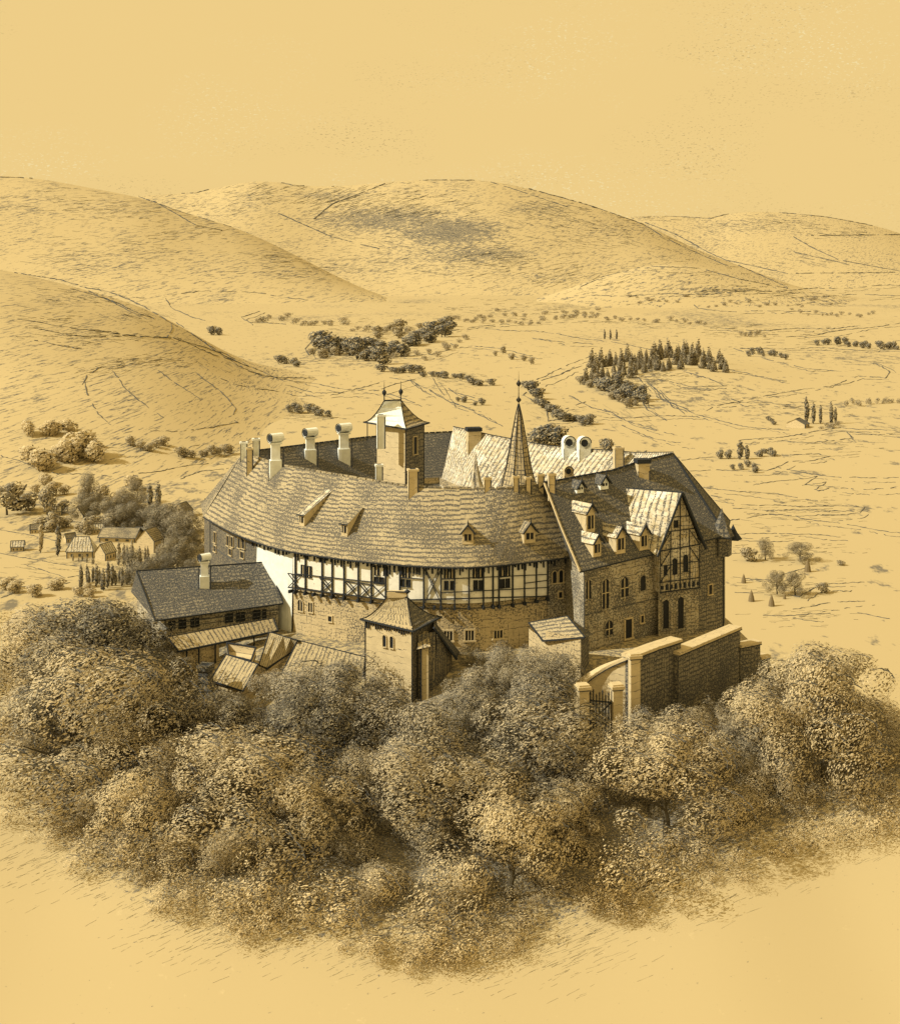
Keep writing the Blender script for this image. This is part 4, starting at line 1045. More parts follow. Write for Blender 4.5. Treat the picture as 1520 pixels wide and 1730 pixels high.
def fore_tree(x, y, hmax, kind=None, alpha=None, sizeclass='tree'):
    z = H(x, y); px, pyb = proj((x, y, z))
    if px < -120 or px > 1640: return
    bl = interp(BOTL, px)
    if pyb > bl-15: return
    wpx = 0.36*hmax*F/y
    top_lim = max(interp(TOPL, px+o*wpx) for o in (-.6, 0, .6))
    ztop = EYE-(top_lim-HY)*y/F; h = min(hmax, ztop-z+.2)
    if h < 1.6: return
    centre_y = pyb-(h*.5)*F/y
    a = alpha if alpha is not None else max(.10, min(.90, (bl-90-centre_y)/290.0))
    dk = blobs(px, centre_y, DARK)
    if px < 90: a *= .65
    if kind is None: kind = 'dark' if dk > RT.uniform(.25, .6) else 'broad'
    if pyb > bl-75: h = min(h, 5.5)*.8; kind = 'thin'
    elif h < 3.6: kind = 'bush'
    return px, pyb, h, kind, a
rt = random.Random(21); plan = []
y = 148.0; row = 0
while y > 92:
    x0 = -62+rt.uniform(0, 4)
    x = x0
    while x < 64:
        xx, yy = x+rt.uniform(-1.6, 1.6), y+rt.uniform(-1.8, 1.8)
        ok = True
        # keep clear of buildings
        if yy > interp([(-60,156),(-36,145.5),(-31,141),(-27,134),(-20,131),(-12,129.5),(-9.5,130.5),(-3,130),(0,132),(8,133),(13,128),(14,121.5),(20,121.5),(24,126),(31,132),(35,138),(60,150)], xx): ok = False
        if ok:
            r_ = fore_tree(xx, yy, rt.uniform(5.8, 10.5)*(1.3 if xx < -26 and yy > 118 else 1)*(1.35 if xx > 34 and yy > 118 else 1))
            if r_: plan.append((xx, yy)+r_)
        x += rt.uniform(6.2, 8.6)
    y -= 5.8; row += 1
# naming: by landmark column and order downhill
bycol = {}
for t_ in plan: bycol.setdefault(colname(t_[2]), []).append(t_)
SIZE = lambda h: 'small' if h < 5.5 else ('tall' if h > 9 else 'rounded')
for cn, L in bycol.items():
    L.sort(key=lambda t_: t_[3]); n = 0; rows = []
    for t_ in L:
        if not rows or t_[3]-rows[-1][0][3] > 38: rows.append([t_])
        else: rows[-1].append(t_)
    for ri, rw in enumerate(rows):
        rw.sort(key=lambda t_: t_[2]); N = len(rw)
        pos = [''] if N == 1 else (['left ', 'right '] if N == 2 else (['left ', 'middle ', 'right '] if N == 3 else ['outer left ', 'inner left ', 'inner right ', 'outer right ']+['right-hand ']*9))
        for k, t_ in enumerate(rw):
            xx, yy, px, pyb, h, kind, a = t_
            tone = 'dark' if kind == 'dark' else ('pale' if a < .5 else 'grey')
            kn = 'bush' if kind in ('bush', 'thin') else 'tree'
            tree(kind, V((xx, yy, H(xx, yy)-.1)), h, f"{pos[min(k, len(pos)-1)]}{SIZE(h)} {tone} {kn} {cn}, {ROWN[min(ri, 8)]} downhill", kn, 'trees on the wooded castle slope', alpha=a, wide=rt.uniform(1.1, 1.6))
# low scrub between the trees
ns = 0
for _ in range(600):
    px, py = rt.uniform(-20, 1540), rt.uniform(1080, 1640)
    if py > interp(BOTL, px)+30 or ns > 210: continue
    q = at(px, py, 80)
    if q is None or q.y > interp([(-60,152),(-36,140),(-27,137),(-20,131),(-12,129.5),(-9,131),(-3,130.5),(0,132),(8,133.5),(13,129),(14,121.5),(20,122),(24,127),(31,133),(35,139),(60,150)], q.x): continue
    h = rt.uniform(1.8, 3.4); ztop = EYE-(interp(TOPL, px)-HY)*q.y/F
    if ztop-q.z < h: continue
    a = max(.08, min(.85, (interp(BOTL, px)+30-py)/240))
    tree('thin' if a < .45 else 'bush', q-V((0,0,.3)), h, 'low bushy scrub growing between the trees of the castle slope', 'bush', 'low scrub between the slope trees', alpha=a, wide=1.2); ns += 1
def fb(px, ytop, ybase, Y, lb, kind='bush', wide=1.0, alpha=.85):
    b_ = P(px, ybase, Y); t_ = P(px, ytop, Y); z = H(b_.x, Y)-.2; h = t_.z-z
    if h > 1: tree('bush' if h < 5 else kind, V((b_.x, Y, z)), h, lb, 'bush' if h < 5 else 'tree', wide=wide, alpha=alpha)
fb(860,1096,1150,130.5,'round crown just left of the stone outhouse','broad'); fb(905,1094,1150,129.0,'leafy crown hiding the front wall of the stone outhouse','broad'); fb(948,1100,1150,128.2,'dark crown at the right corner of the stone outhouse','dark')
fb(810,1120,1150,131,'tree crown between the gatehouse side wing and the outhouse','broad'); fb(400,1170,1190,129.5,'bush below the lowest shed roof','dark',1.1); fb(470,1132,1170,132.5,'leafy bush overlapping the left end of the wide shed','broad',1.1)
fb(520,1122,1160,132.5,'leafy bush overlapping the middle of the wide shed','broad',1.1); fb(575,1118,1160,132,'leafy bush overlapping the right end of the wide shed','broad',1.0)
fb(1100,1196,1225,124,'bush left below the high retaining wall','broad',1.2); fb(1150,1192,1225,126,'bush below the step in the retaining wall','dark',1.2); fb(1205,1178,1200,129.5,'bush below the higher retaining wall','broad',1.2); fb(1255,1160,1180,134,'bush below the right end of the higher wall','broad',1.2); fb(1300,1135,1160,138,'bush beyond the stepped wall end','broad',1.1)
fb(280,1100,1150,136.5,'dark tree in front of the annex left corner','dark',1.1); fb(240,1040,1100,143,'dark tree touching the left gable of the annex','dark',1.0); fb(310,1165,1190,132,'dark tree left of the stone stack','dark')
# saplings against the walls
for px, py, Y, h, lb in ((640,1118,134.8,2.6,'small dark bush against the left face of the gatehouse tower'),(625,1140,132,3.4,'taller bush at the foot of the gatehouse tower wall'),
        (800,1112,136.5,2.4,'bush under the castle wall left of the stone outhouse'),(850,1108,137,2.8,'bush under the small barred windows'),(930,1110,131,2.6,'bush growing before the pale outhouse wall'),
        (1110,1190,127,1.9,'dark shrub at the foot of the retaining wall near the gate pillar'),(1200,1165,133,2.3,'dark shrub at the foot of the higher retaining wall'),
        (560,1118,137,1.6,'light bush beside the worn tiles of the wide shed')):
    q = P(px, py, Y); q.z = H(q.x, q.y)-.2; tree('bush', q, h, lb)

# ------------------------------------------------------------------ valley: trees one can tell apart, in rows and clumps
def far_tree(kind, px, py, hpx, label, group=None, wide=1.0, alpha=1.0):
    q = at(px, py, 150)
    if q is None: return
    return tree(kind, q-V((0,0,.2)), max(1.5, hpx*q.y/F), label, group=group, wide=wide, alpha=alpha)
TINY = []; HOUSES = []
def clump(kind, pts, hpx, label, group, n=None, wide=1.0, jx=4, jy=3, alpha=1.0):
    """trees set along a polyline of the valley floor"""
    L = [0]
    for a, b in zip(pts, pts[1:]): L.append(L[-1]+math.hypot(b[0]-a[0], b[1]-a[1]))
    for k in range(n):
        s = L[-1]*(k+.5)/n
        for i in range(len(pts)-1):
            if s <= L[i+1]:
                f = (s-L[i])/(L[i+1]-L[i]); px, py = lerp(pts[i][0], pts[i+1][0], f), lerp(pts[i][1], pts[i+1][1], f); break
        X_, Y_, h_ = px+RT.uniform(-jx, jx), py+RT.uniform(-jy, jy), hpx*RT.uniform(.7, 1.25)
        if kind == 'far' and hpx <= 12: TINY.append((X_, Y_, h_, wide))
        else: far_tree(kind, X_, Y_, h_, label, group, wide, alpha)
for k_, (px_, py_, w_, l_) in enumerate(((60,900,20,'tiny roof among pale trees at the left of the village'),(118,915,20,'small roof behind the hipped house'),(165,900,22,'small gable above the hipped house roof'),(240,905,22,'small roof tucked left of the tall gabled house'),(95,870,20,'far roof beneath the round topped tree'))): HOUSES.append((px_, py_, w_, l_))
FA = .8
clump('fir', [(985,645),(1040,635),(1100,625),(1160,615),(1225,622)], 26, 'dark conifer of the fir wood on the low ridge beyond the castle', 'fir wood on the low valley ridge', 46, wide=1.25, jy=8, alpha=.8)
clump('fir', [(1000,625),(1080,612),(1150,600),(1180,606)], 30, 'dark conifer of the fir wood on the low ridge beyond the castle', 'fir wood on the low valley ridge', 30, wide=1.15, jy=5, alpha=.8)
clump('far', [(1040,655),(1065,672),(1085,680)], 26, 'dense dark tree where the fir wood runs down the ridge', 'trees at the lower tongue of the fir wood', 16, jx=9, jy=7)
clump('far', [(530,592),(560,596),(600,600),(650,612)], 30, 'full round tree in the belt left of the winding brook', 'round trees along the brook belt', 14, jx=8, jy=6, wide=1.3)
clump('far', [(660,600),(700,585),(745,570),(760,560)], 24, 'dark round tree where the brook belt climbs towards the mountain', 'dark trees at the upper brook belt', 12, jx=8, jy=7, wide=1.4)
clump('far', [(640,628),(700,632),(760,640),(830,655)], 14, 'low tree in the dark hedge line above the stair tower', 'hedge trees above the stair tower', 16, wide=1.7)
clump('far', [(430,545),(480,540),(520,550),(560,548),(620,560),(700,560)], 12, 'small rounded tree in the orchard line at the foot of the mountain', 'orchard line below the mountain', 22, wide=1.8, jx=7, jy=5)
clump('far', [(760,540),(830,545),(900,548),(960,538),(1040,540),(1120,544),(1200,548)], 9, 'tiny tree in the long row crossing the far plain', 'long tree row across the far plain', 34, wide=1.7, jx=6, jy=3)
clump('far', [(890,655),(910,680),(930,700),(960,712),(1000,720)], 17, 'bushy tree on the winding stream bank right of the spire', 'stream bank trees right of the spire', 13, wide=1.4, jx=6)
clump('far', [(905,748),(925,754),(950,752)], 34, 'large dark round tree directly behind the far right roof', 'large round trees behind the far right roof', 5, wide=1.2)
clump('far', [(1015,758),(1030,762)], 26, 'round tree behind the paired arched chimneys', 'round trees behind the arched chimneys', 2, wide=1.1)
clump('far', [(480,692),(500,698),(530,700),(560,706)], 18, 'little round tree in the copse left of the stair tower', 'copse left of the stair tower', 7, wide=1.2)
clump('far', [(465,612),(490,618),(510,622)], 15, 'small tree on the field bank at left of the brook', 'trees on the field bank', 4, wide=1.3)
clump('far', [(350,562),(375,568)], 14, 'tiny tree beside the hillside track', 'trees beside the hillside track', 4, wide=1.2)
clump('poplar', [(1017,572),(1031,573),(1046,574)], 22, 'slim tree of the lone group of three in the plain', 'three slim trees in the plain', 3, jx=1, jy=1)
for hp, px in ((48,1362),(38,1374),(34,1386),(40,1404),(30,1411)): far_tree('poplar', px, 716, hp, 'slender poplar in the row behind the lonely barn', 'poplars behind the barn', .85)
clump('far', [(1385,722),(1415,720)], 10, 'low shrub at the foot of the barn poplars', 'shrubs under the barn poplars', 6, wide=1.5)
clump('far', [(1292,712),(1310,716)], 13, 'small tree on the lane left of the barn', 'trees left of the barn', 3, wide=1.3)
clump('far', [(1425,684),(1460,684),(1500,682),(1530,684)], 12, 'small tree in the row leading right from the barn', 'tree row right of the barn', 12)
clump('far', [(1378,586),(1420,584),(1470,588),(1520,588)], 14, 'small tree of the distant row at the right edge', 'distant row at the right edge', 16, wide=1.1)
clump('far', [(1250,566),(1290,568)], 12, 'small distant tree left of the far right row', 'distant small trees in the plain', 9)
clump('far', [(1350,530),(1420,535),(1480,532)], 8, 'minute tree on the horizon side of the plain', 'minute trees near the horizon', 13, wide=1.4)
clump('far', [(1260,600),(1300,600),(1330,606)], 14, 'small tree on the bank right of the fir wood', 'trees right of the fir wood', 8)
for px in (1217,1231): far_tree('far', px, 775, 22, 'upright little tree of the close pair right of the castle roof', 'close pair right of the castle roof', .8)
for px, hp in ((1250,34),(1262,26)): far_tree('poplar', px, 776, hp, 'pointed tree of the close pair on the field corner', 'pointed pair on the field corner', 1.5)
clump('far', [(1284,772),(1300,766),(1310,770)], 14, 'low bush by the field path right of the castle', 'bushes by the field path', 4, wide=1.4)
clump('far', [(1235,795),(1260,792),(1285,798)], 13, 'scattered shrub below the field corner', 'shrubs below the field corner', 5)
for px, py, hp, wd, lb in ((1262,948,30,1.3,'shaded round bush nearest the castle on the right hand meadow'),(1292,946,38,1.0,'tall round bush second from the castle on the meadow'),(1352,948,34,1.6,'broad leaning bush third from the castle on the meadow'),
        (1312,1004,42,1.1,'left half of the big double bush lower on the meadow'),(1343,1006,44,1.0,'right half of the big double bush lower on the meadow'),(1388,1002,20,1.6,'low sprawling shrub right of the double bush'),(1420,955,12,1.5,'tiny isolated shrub far out on the right meadow')):
    far_tree('dark' if hp > 30 else 'far', px, py, hp, lb, wide=wd, alpha=.75)
clump('far', [(520,580),(545,600),(600,588),(640,570),(700,552)], 17, 'middling tree in the ragged outer edge of the brook belt', 'ragged outer edge of the brook belt', 24, wide=1.5, jx=14, jy=10, alpha=.7)
clump('far', [(650,590),(690,610),(740,598),(790,575)], 12, 'small tree on the pale flats inside the brook bend', 'small trees inside the brook bend', 16, wide=1.5, jx=16, jy=9, alpha=.6)
clump('far', [(770,545),(850,530),(900,540),(960,528),(1020,530)], 8, 'tiny tree at the very foot of the mountain', 'tiny trees at the mountain foot', 22, wide=1.9, jx=9, jy=6, alpha=.7)
clump('far', [(830,605),(850,600),(890,612),(905,616)], 13, 'single small tree on the open ground above the spire', 'scattered trees above the spire', 5, alpha=.7)
clump('far', [(765,678),(800,684),(820,688)], 13, 'tiny dark tree on the field strip left of the spire', 'dark trees left of the spire', 4)
clump('far', [(985,640),(1010,655),(1050,676),(1080,690)], 16, 'bush on the shaded bank below the fir wood', 'bushes below the fir wood', 13, wide=1.4, jx=12, jy=8, alpha=.8)
clump('far', [(1190,520),(1260,512),(1330,520),(1400,508)], 6, 'minute shrub on the far plain under the spur', 'minute shrubs under the spur', 20, wide=2, jx=9, jy=7, alpha=.7)
clump('far', [(1050,505),(1120,512),(1180,500)], 6, 'minute shrub on the plain left below the spur', 'minute shrubs left below the spur', 12, wide=2, jx=9, jy=6, alpha=.7)
clump('far', [(20,840),(70,830),(120,845),(190,850),(230,830)], 26, 'loosely drawn pale tree above the village', 'pale trees above the village', 12, wide=1.2, jx=12, jy=9, alpha=.5)
clump('far', [(60,905),(100,890),(150,895),(200,890),(240,905)], 30, 'garden tree between the village roofs', 'garden trees of the village', 14, wide=1.2, jx=10, jy=9, alpha=.7)
clump('far', [(0,1000),(50,1005),(110,1000),(170,1008)], 26, 'pale tree at the foot of the castle hill on the left', 'pale trees at the left hill foot', 9, wide=1.3, jx=12, jy=7, alpha=.5)
clump('far', [(30,740),(80,730),(130,738),(180,770)], 28, 'very pale orchard tree at the back of the left valley', 'very pale orchard trees', 9, wide=1.3, jx=12, jy=8, alpha=.25)
clump('far', [(880,650),(895,668),(915,690),(940,705),(975,715),(1005,722)], 20, 'overgrown bank tree in the winding stream bed right of the spire', 'overgrown winding stream bed', 10, wide=1.5, jx=5, jy=4)
clump('far', [(1010,650),(1035,662),(1060,680)], 26, 'heavy dark tree in the shade below the fir wood', 'heavy trees below the fir wood', 6, wide=1.5, jx=8, jy=6)
clump('far', [(560,585),(610,592),(660,600),(720,570),(765,548)], 22, 'thick tree closing a gap in the brook belt', 'thick trees of the brook belt', 14, wide=1.6, jx=7, jy=5)
# left village side
clump('far', [(50,790),(90,785),(130,775),(170,768)], 40, 'pale full orchard tree on the left valley floor', 'pale orchard trees at left', 10, wide=1.3, alpha=.30, jx=8, jy=10)
clump('far', [(300,775),(330,772),(370,768),(395,766)], 18, 'little tree in the row touching the left roof end', 'row touching the left roof end', 9, wide=1.2, alpha=.7)
clump('far', [(215,752),(240,762),(285,752)], 18, 'light small tree in the field left of the castle', 'light trees in the left field', 5, wide=1.3, alpha=.6)
for px, py, hp, wd, lb in ((12,870,60,1.1,'round tree at the very left edge above the village'),(48,862,42,1.2,'low shaded tree second from the left edge'),(80,870,58,.8,'upright oval tree left of the village'),
        (108,866,30,1.1,'little bush tree left of the tall lollipop tree'),(150,858,62,.65,'tall tree with a small round top above the village'),(150,880,50,1.5,'wide dark tree under the tall round topped one'),
        (185,885,46,1.4,'broad tree behind the village roofs'),(215,882,58,1.1,'dark tree with a pointed top left of the poplar pair'),(232,850,44,.9,'round headed tree left of the poplar pair'),
        (290,905,56,1.5,'big shaded tree between the gabled house and the castle'),(318,930,70,1.3,'large dark tree beside the left castle corner'),(300,965,60,1.5,'dark tree behind the annex roof ridge'),(262,880,34,1.4,'low dark tree under the poplar pair')):
    far_tree('dark' if px > 140 else 'far', px, py, hp, lb, wide=wd, alpha=.8)
clump('dark', [(200,905),(235,890),(285,900),(330,940)], 40, 'dark tree of the thicket between village and castle', 'thicket between village and castle', 12, wide=1.3, jx=10, jy=10, alpha=.85)
clump('dark', [(225,985),(255,990),(290,975),(330,965)], 44, 'dark tree of the thicket behind the annex roof', 'thicket behind the annex', 9, wide=1.2, jx=8, jy=8, alpha=.9)
far_tree('poplar', 253, 864, 50, 'left poplar of the tight pair near the castle corner', wide=.9); far_tree('poplar', 267, 864, 52, 'right poplar of the tight pair near the castle corner', wide=.9)
far_tree('poplar', 69, 934, 56, 'pale slender poplar at the left of the village', wide=.7, alpha=.5); far_tree('poplar', 98, 940, 58, 'dark slender poplar just left of the hipped house', wide=.75)
clump('poplar', [(130,990),(150,986),(175,992),(200,985),(222,990)], 34, 'short column shaped tree in the close rows below the village', 'column trees below the village', 20, wide=.85, jx=5, jy=8)
clump('poplar', [(195,950),(225,955),(250,952),(285,955)], 42, 'taller column shaped tree before the gabled house', 'column trees before the gabled house', 10, wide=.7, jx=4, jy=6, alpha=.8)
clump('poplar', [(122,948),(165,952)], 12, 'small post like shrub along the front of the hipped house', 'shrubs along the hipped house', 6, alpha=.9)

tv, tf = [], []
for X_, Y_, h_, wd in TINY:
    q = at(X_, Y_, 400)
    if q is None: continue
    me_ = TPL['far%d' % RT.randint(0, 3)][0]; s_ = max(1.5, h_*q.y/F)/10; b0_ = len(tv); cs, sn = cos(X_), sin(X_)
    nf_ = 260; cnt = 0
    for pl_ in me_.polygons:
        if pl_.index % 2: continue
        i0 = len(tv)
        for vi in pl_.vertices:
            c_ = me_.vertices[vi].co; tv.append((q.x+(c_.x*cs-c_.y*sn)*s_*wd, q.y+(c_.x*sn+c_.y*cs)*s_*wd, q.z+(c_.z-.8)*s_))
        tf.append(tuple(range(i0, len(tv))))
me_ = bpy.data.meshes.new('distant_trees'); me_.from_pydata(tv, [], tf); me_.materials.append(MATS['foliage_far']); me_.update()
dt_ = bpy.data.objects.new('distant_trees', me_); COL.objects.link(dt_); dt_['kind'] = 'stuff'; dt_.color = (1, 1, 1, .8)
# ------------------------------------------------------------------ village houses and barn
def house(name, label, px, py, wpx, hw_px, rot=0.0, hip=0.25, dark=False, roofh=.9, dep=.7, wallm='ashlar', roofm='roof_tile_pale'):
    if name == 'village_house': wpx *= .85; hw_px *= .8
    q = at(px, py, 200); s = q.y/F; w = wpx*s; h = hw_px*s; d = w*dep; rh = h*roofh
    e = empty(name, label, 'house', q); ca, sa = cos(rot), sin(rot)
    T = lambda x, y_, z: q+V((x*ca-y_*sa, x*sa+y_*ca, z))
    mb = MB(); c = [(-w/2,-d/2), (w/2,-d/2), (w/2,d/2), (-w/2,d/2)]
    for a, b_ in zip(c, c[1:]+c[:1]): mb.poly([T(*a,-3), T(*b_,-3), T(*b_,h), T(*a,h)], 0)
    o = w*.05; hx = w/2*(1-hip*2) if hip else w/2+o
    for sx in (-1, 1): mb.poly([T(sx*w/2,-d/2,h), T(sx*w/2,d/2,h), T(sx*w/2*.999,0,h+rh*(0 if hip else 1))], 0)
    mb.line([T(-w/2,-d/2,0), T(-w/2,-d/2,h)], s*.7, 1); mb.line([T(w/2,-d/2,0), T(w/2,-d/2,h)], s*.7, 1)
    mb.build('wall', [wallm, 'ink_soft'], e)
    mb = MB(); A, B, Cc, D = T(-w/2-o,-d/2-o,h), T(w/2+o,-d/2-o,h), T(w/2+o,d/2+o,h), T(-w/2-o,d/2+o,h); r0, r1 = T(-hx,0,h+rh), T(hx,0,h+rh)
    mb.poly([A, B, r1, r0], 0); mb.poly([Cc, D, r0, r1], 0)
    if hip: mb.poly([B, Cc, r1], 0); mb.poly([D, A, r0], 0)
    mb.line([A, B], s*.5, 1); mb.line([r0, r1], s*.5, 1); mb.line([A, r0], s*.5, 1); mb.line([B, r1], s*.5, 1)
    if not hip: mb.line([Cc, r1], s*.7, 1)
    mb.build('roof', [roofm, 'ink_soft'], e)
    t = V((ca, sa, 0)); n = V((sa, -ca, 0))
    for k in (-.3, 0, .3):
        c_ = T(k*w, -d/2, h*.45); mbw = MB(); mbw.frame(c_+n*.05, t*w*.045, n*.06, U(h*.2), 0); mbw.build('window', ['ink_soft'], e)
    return e
house('village_house', 'pale hipped roof house standing alone in the village at left', 138, 940, 50, 14, 0.05, .2, roofh=2.0)
house('village_house', 'small gabled cottage touching the right of the hipped house', 178, 944, 30, 14, 1.1, 0, roofh=1.4, dep=.9)
house('village_house', 'tall gabled house nearest the castle annex among column trees', 254, 930, 34, 24, 1.2, 0, roofh=1.0, dep=1.2, roofm='roof_tile')
house('village_house', 'long low roofed house behind the tall gabled house', 205, 912, 70, 10, -.1, 0, roofh=1.6, roofm='roof_tile')
house('village_house', 'little gabled roof showing among trees by the castle corner', 308, 872, 26, 12, 1.2, 0, roofh=1.4, dep=1.2, roofm='roof_tile')
house('village_house', 'pale pointed roof rising behind the village trees', 140, 878, 30, 12, 1.1, 0, roofh=1.6, dep=1.0)
house('village_house', 'faint small roof at the far left edge of the village', 30, 930, 24, 9, .2, 0, roofh=1.3)
house('village_house', 'little cottage roof between the column trees and the thicket', 226, 958, 26, 9, .5, 0, roofh=1.3)
house('village_house', 'small steep roof left of the tight poplar pair', 196, 868, 26, 9, -.3, 0, roofh=1.4, roofm='roof_tile')
house('village_house', 'pale roof behind the garden trees near the castle corner', 290, 890, 30, 9, .4, 0, roofh=1.5)
for px_, py_, w_, l_ in HOUSES: house('village_house', l_, px_, py_, w_, 8, (px_ % 7)*.2-.5, 0, roofh=1.3, roofm='roof_tile_pale' if px_ % 2 else 'roof_tile')
house('barn', 'lonely small gabled barn on the right hand plain', 1347, 722, 20, 7, 1.0, 0, roofh=1.2, dep=1.6, roofm='roof_tile_dark')
for px, py, h_, lb in ((1256,985,16,'hay cock nearest the castle wall on the right meadow'),(1364,966,22,'thin hay cock with splayed foot right of the double bush'),(1269,1016,20,'hay cock in the upper meadow row below the double bush'),
        (1303,1024,20,'dark leaning hay cock right of the meadow row'),(1325,1012,10,'tiny hay cock beside the double bush')):
    q = at(px, py, 200); s = q.y/F; mb = MB(); mb.lathe(q, [(h_*.28*s, -.2), (h_*.22*s, h_*.35*s), (h_*.1*s, h_*.75*s), (0, h_*s)], 9, 0)
    tag(mb.build('hay_cock', ['hay']), lb, 'hay stack')

# ------------------------------------------------------------------ tracks, ditches, hedge banks and added ridge outlines drawn over the land
def seed_(p): return (p[0][0]*1.7+p[0][1]) % 6
def bank(name, pts, th=1.0, gaps=.07, wob=1.1, seed=0, mat='ink_soft'):
    r = random.Random(hash(str(pts)) & 0xffff if False else int(sum(p[0]*3+p[1]*7 for p in pts)) % 9973); mb = MB(); prev = None; skip = 0
    path = []
    for (x0, y0), (x1, y1) in zip(pts, pts[1:]):
        n = max(1, int(math.hypot(x1-x0, y1-y0)/4.5))
        path += [(lerp(x0, x1, k/n), lerp(y0, y1, k/n)) for k in range(n)]
    path.append(pts[-1]); path = [(a+1.6*sin(i*.37+seed_(pts)), b+1.3*sin(i*.23+1+seed_(pts))) for i, (a, b) in enumerate(path)] if name != 'ridge_hedge' else path
    for (px, py) in path:
        q = at(px+r.uniform(-wob, wob), py+r.uniform(-wob, wob)*.6, 150)
        if q is None: prev = None; continue
        w_ = th*q.y/F*r.uniform(.35, 1.15)*.62
        q = q+U(w_*.4)
        if prev is not None and skip <= 0 and (prev-q).length < q.y*.05: mb.bar(prev, q, w_*2, w_*1.5, 0)
        if skip > 0: skip -= 1
        elif r.random() < gaps: skip = r.randint(1, 3)
        prev = q
    if mb.f: struct(mb.build(name, [mat]))
for p in [[(660,640),(690,642),(720,655),(760,680),(800,695),(840,715)],[(0,770),(100,800),(200,805)],[(240,728),(290,730),(350,722),(400,715),(395,712)],[(235,800),(300,790),(370,782)],
          [(305,810),(340,798),(385,790)],[(300,545),(340,575),(390,605),(440,625),(480,645)],[(420,628),(480,640),(560,655),(640,660),(700,640)],[(330,630),(370,660),(400,690),(395,700)],
          [(140,640),(150,670),(165,700),(190,720)],[(165,620),(145,635),(140,650)],[(190,625),(210,655),(250,690),(275,705)],[(265,625),(300,650),(345,680)],[(360,635),(420,655),(500,668),(570,668),(640,645)],
          [(480,650),(530,665),(600,660)],[(430,630),(450,635),(530,640)],[(0,895),(50,905),(100,915)],[(0,935),(60,945),(100,955),(140,958)],[(20,990),(70,995),(120,985)],
          [(40,955),(110,975),(150,970)],[(880,655),(910,645),(960,625),(985,618)],[(895,660),(885,668),(920,690),(925,710),(1000,705),(1080,705),(1180,702)],[(930,700),(960,690),(990,680)],
          [(1180,702),(1240,718),(1330,728)],[(1180,700),(1205,685),(1250,680),(1235,676),(1290,668),(1350,660),(1400,652),(1450,636),(1495,640),(1505,628),(1490,618),(1470,612)],[(1220,682),(1300,680),(1350,685)],
          [(1260,765),(1250,745),(1290,740),(1350,735),(1420,722),(1500,728)],[(1280,742),(1350,748),(1440,742),(1430,730),(1520,735)],[(1300,770),(1380,766),(1402,772),(1370,780),(1330,778)],
          [(1150,776),(1210,774)],[(1160,795),(1230,796),(1300,794),(1330,782),(1312,790),(1370,800),(1420,808),(1520,806)],[(1270,818),(1340,812),(1380,804),(1360,818),(1420,826),(1520,825)],
          [(1380,830),(1400,826)],[(1190,825),(1280,832),(1380,845)],[(1200,845),(1280,855),(1400,855),(1460,858),(1450,866),(1390,872)],[(1215,880),(1300,870),(1340,872),(1400,882),(1480,895),(1520,900)],
          [(1230,905),(1320,900),(1420,908)],[(1240,860),(1330,862),(1420,862)],[(1180,835),(1240,845)],[(1225,935),(1300,932)],[(1250,915),(1340,914)],[(1240,975),(1300,980),(1360,960)],
          [(1240,1000),(1290,1002)],[(1340,1028),(1400,1020),(1460,1015)],[(1340,1045),(1390,1050)],[(1440,1035),(1500,1045)],[(1390,985),(1460,985)],[(1290,1040),(1400,1038)],[(1330,1005),(1350,1010),(1380,992),(1430,990)],
         [(1075,655),(1090,690),(1130,712)],[(1095,648),(1120,676),(1165,694)],[(1020,690),(1060,712),(1110,728)],[(690,640),(705,655),(730,668)],[(745,650),(770,665),(800,672)],[(600,655),(640,662),(700,680)],[(905,640),(935,628),(975,612),(1000,600)],[(1100,650),(1140,690),(1180,700)],[(1080,640),(1110,672),(1150,684)],[(1110,640),(1170,655),(1230,650)],[(1160,630),(1200,640),(1220,650)],[(1230,625),(1270,632),(1330,645)],
          [(1240,590),(1310,610),(1360,624),(1410,625)],[(1230,585),(1280,590)],[(1180,520),(1240,528),(1320,524),(1400,530)],[(1180,520),(1172,514)],[(820,555),(900,560),(980,570),(1040,580),(1100,590)],
          [(900,570),(960,580),(1000,582)],[(860,600),(880,606)],[(700,560),(740,560),(880,545)],[(760,580),(840,590),(900,600)],[(660,600),(730,600),(760,590)],[(730,640),(760,680),(800,690)],
          [(1330,570),(1420,560),(1520,545)],[(1250,590),(1340,588),(1520,592)],[(1200,555),(1300,558),(1450,552)],[(1000,500),(1100,498),(1200,496),(1330,490),(1520,482)],[(1350,500),(1520,498)],
          [(280,505),(290,520),(320,535),(345,540)],[(290,500),(350,490),(440,496),(520,506)],[(520,600),(515,590),(545,560)],[(480,548),(420,545),(405,535),(440,525)],
          [(1060,800),(1090,760)],[(960,668),(1000,690),(1050,700)],[(1050,720),(1100,740),(1150,748)],[(1080,720),(1140,735)],[(0,1010),(20,1005)],[(1150,1130),(1150,1135)]]:
    bank('field_track', p, 1.25)
    if (p[0][0] > 860 or 380 < p[0][0] < 800) and len(p) > 2:
        o_ = 4+(p[0][0]*7+p[0][1]) % 7; bank('field_track', [(x_+o_*1.5, y_+o_*(.9 if y_ > 640 else .6)) for x_, y_ in p[(1 if len(p) > 3 else 0):]], .9, gaps=.16, wob=1.5)
for p in [[(20,458),(100,474),(180,492),(240,516),(290,545),(330,570),(400,612)],[(120,488),(200,512),(260,540)],[(150,492),(230,530)],[(300,570),(360,600),(420,618)],[(30,540),(100,550),(150,558),(290,572)],
          [(40,552),(110,565),(200,570)],[(60,575),(140,590)],[(160,560),(280,572),(290,555),(288,548)],[(290,570),(370,596),(440,636)]]:
    bank('hillside_track', p, 1.6, gaps=.05)
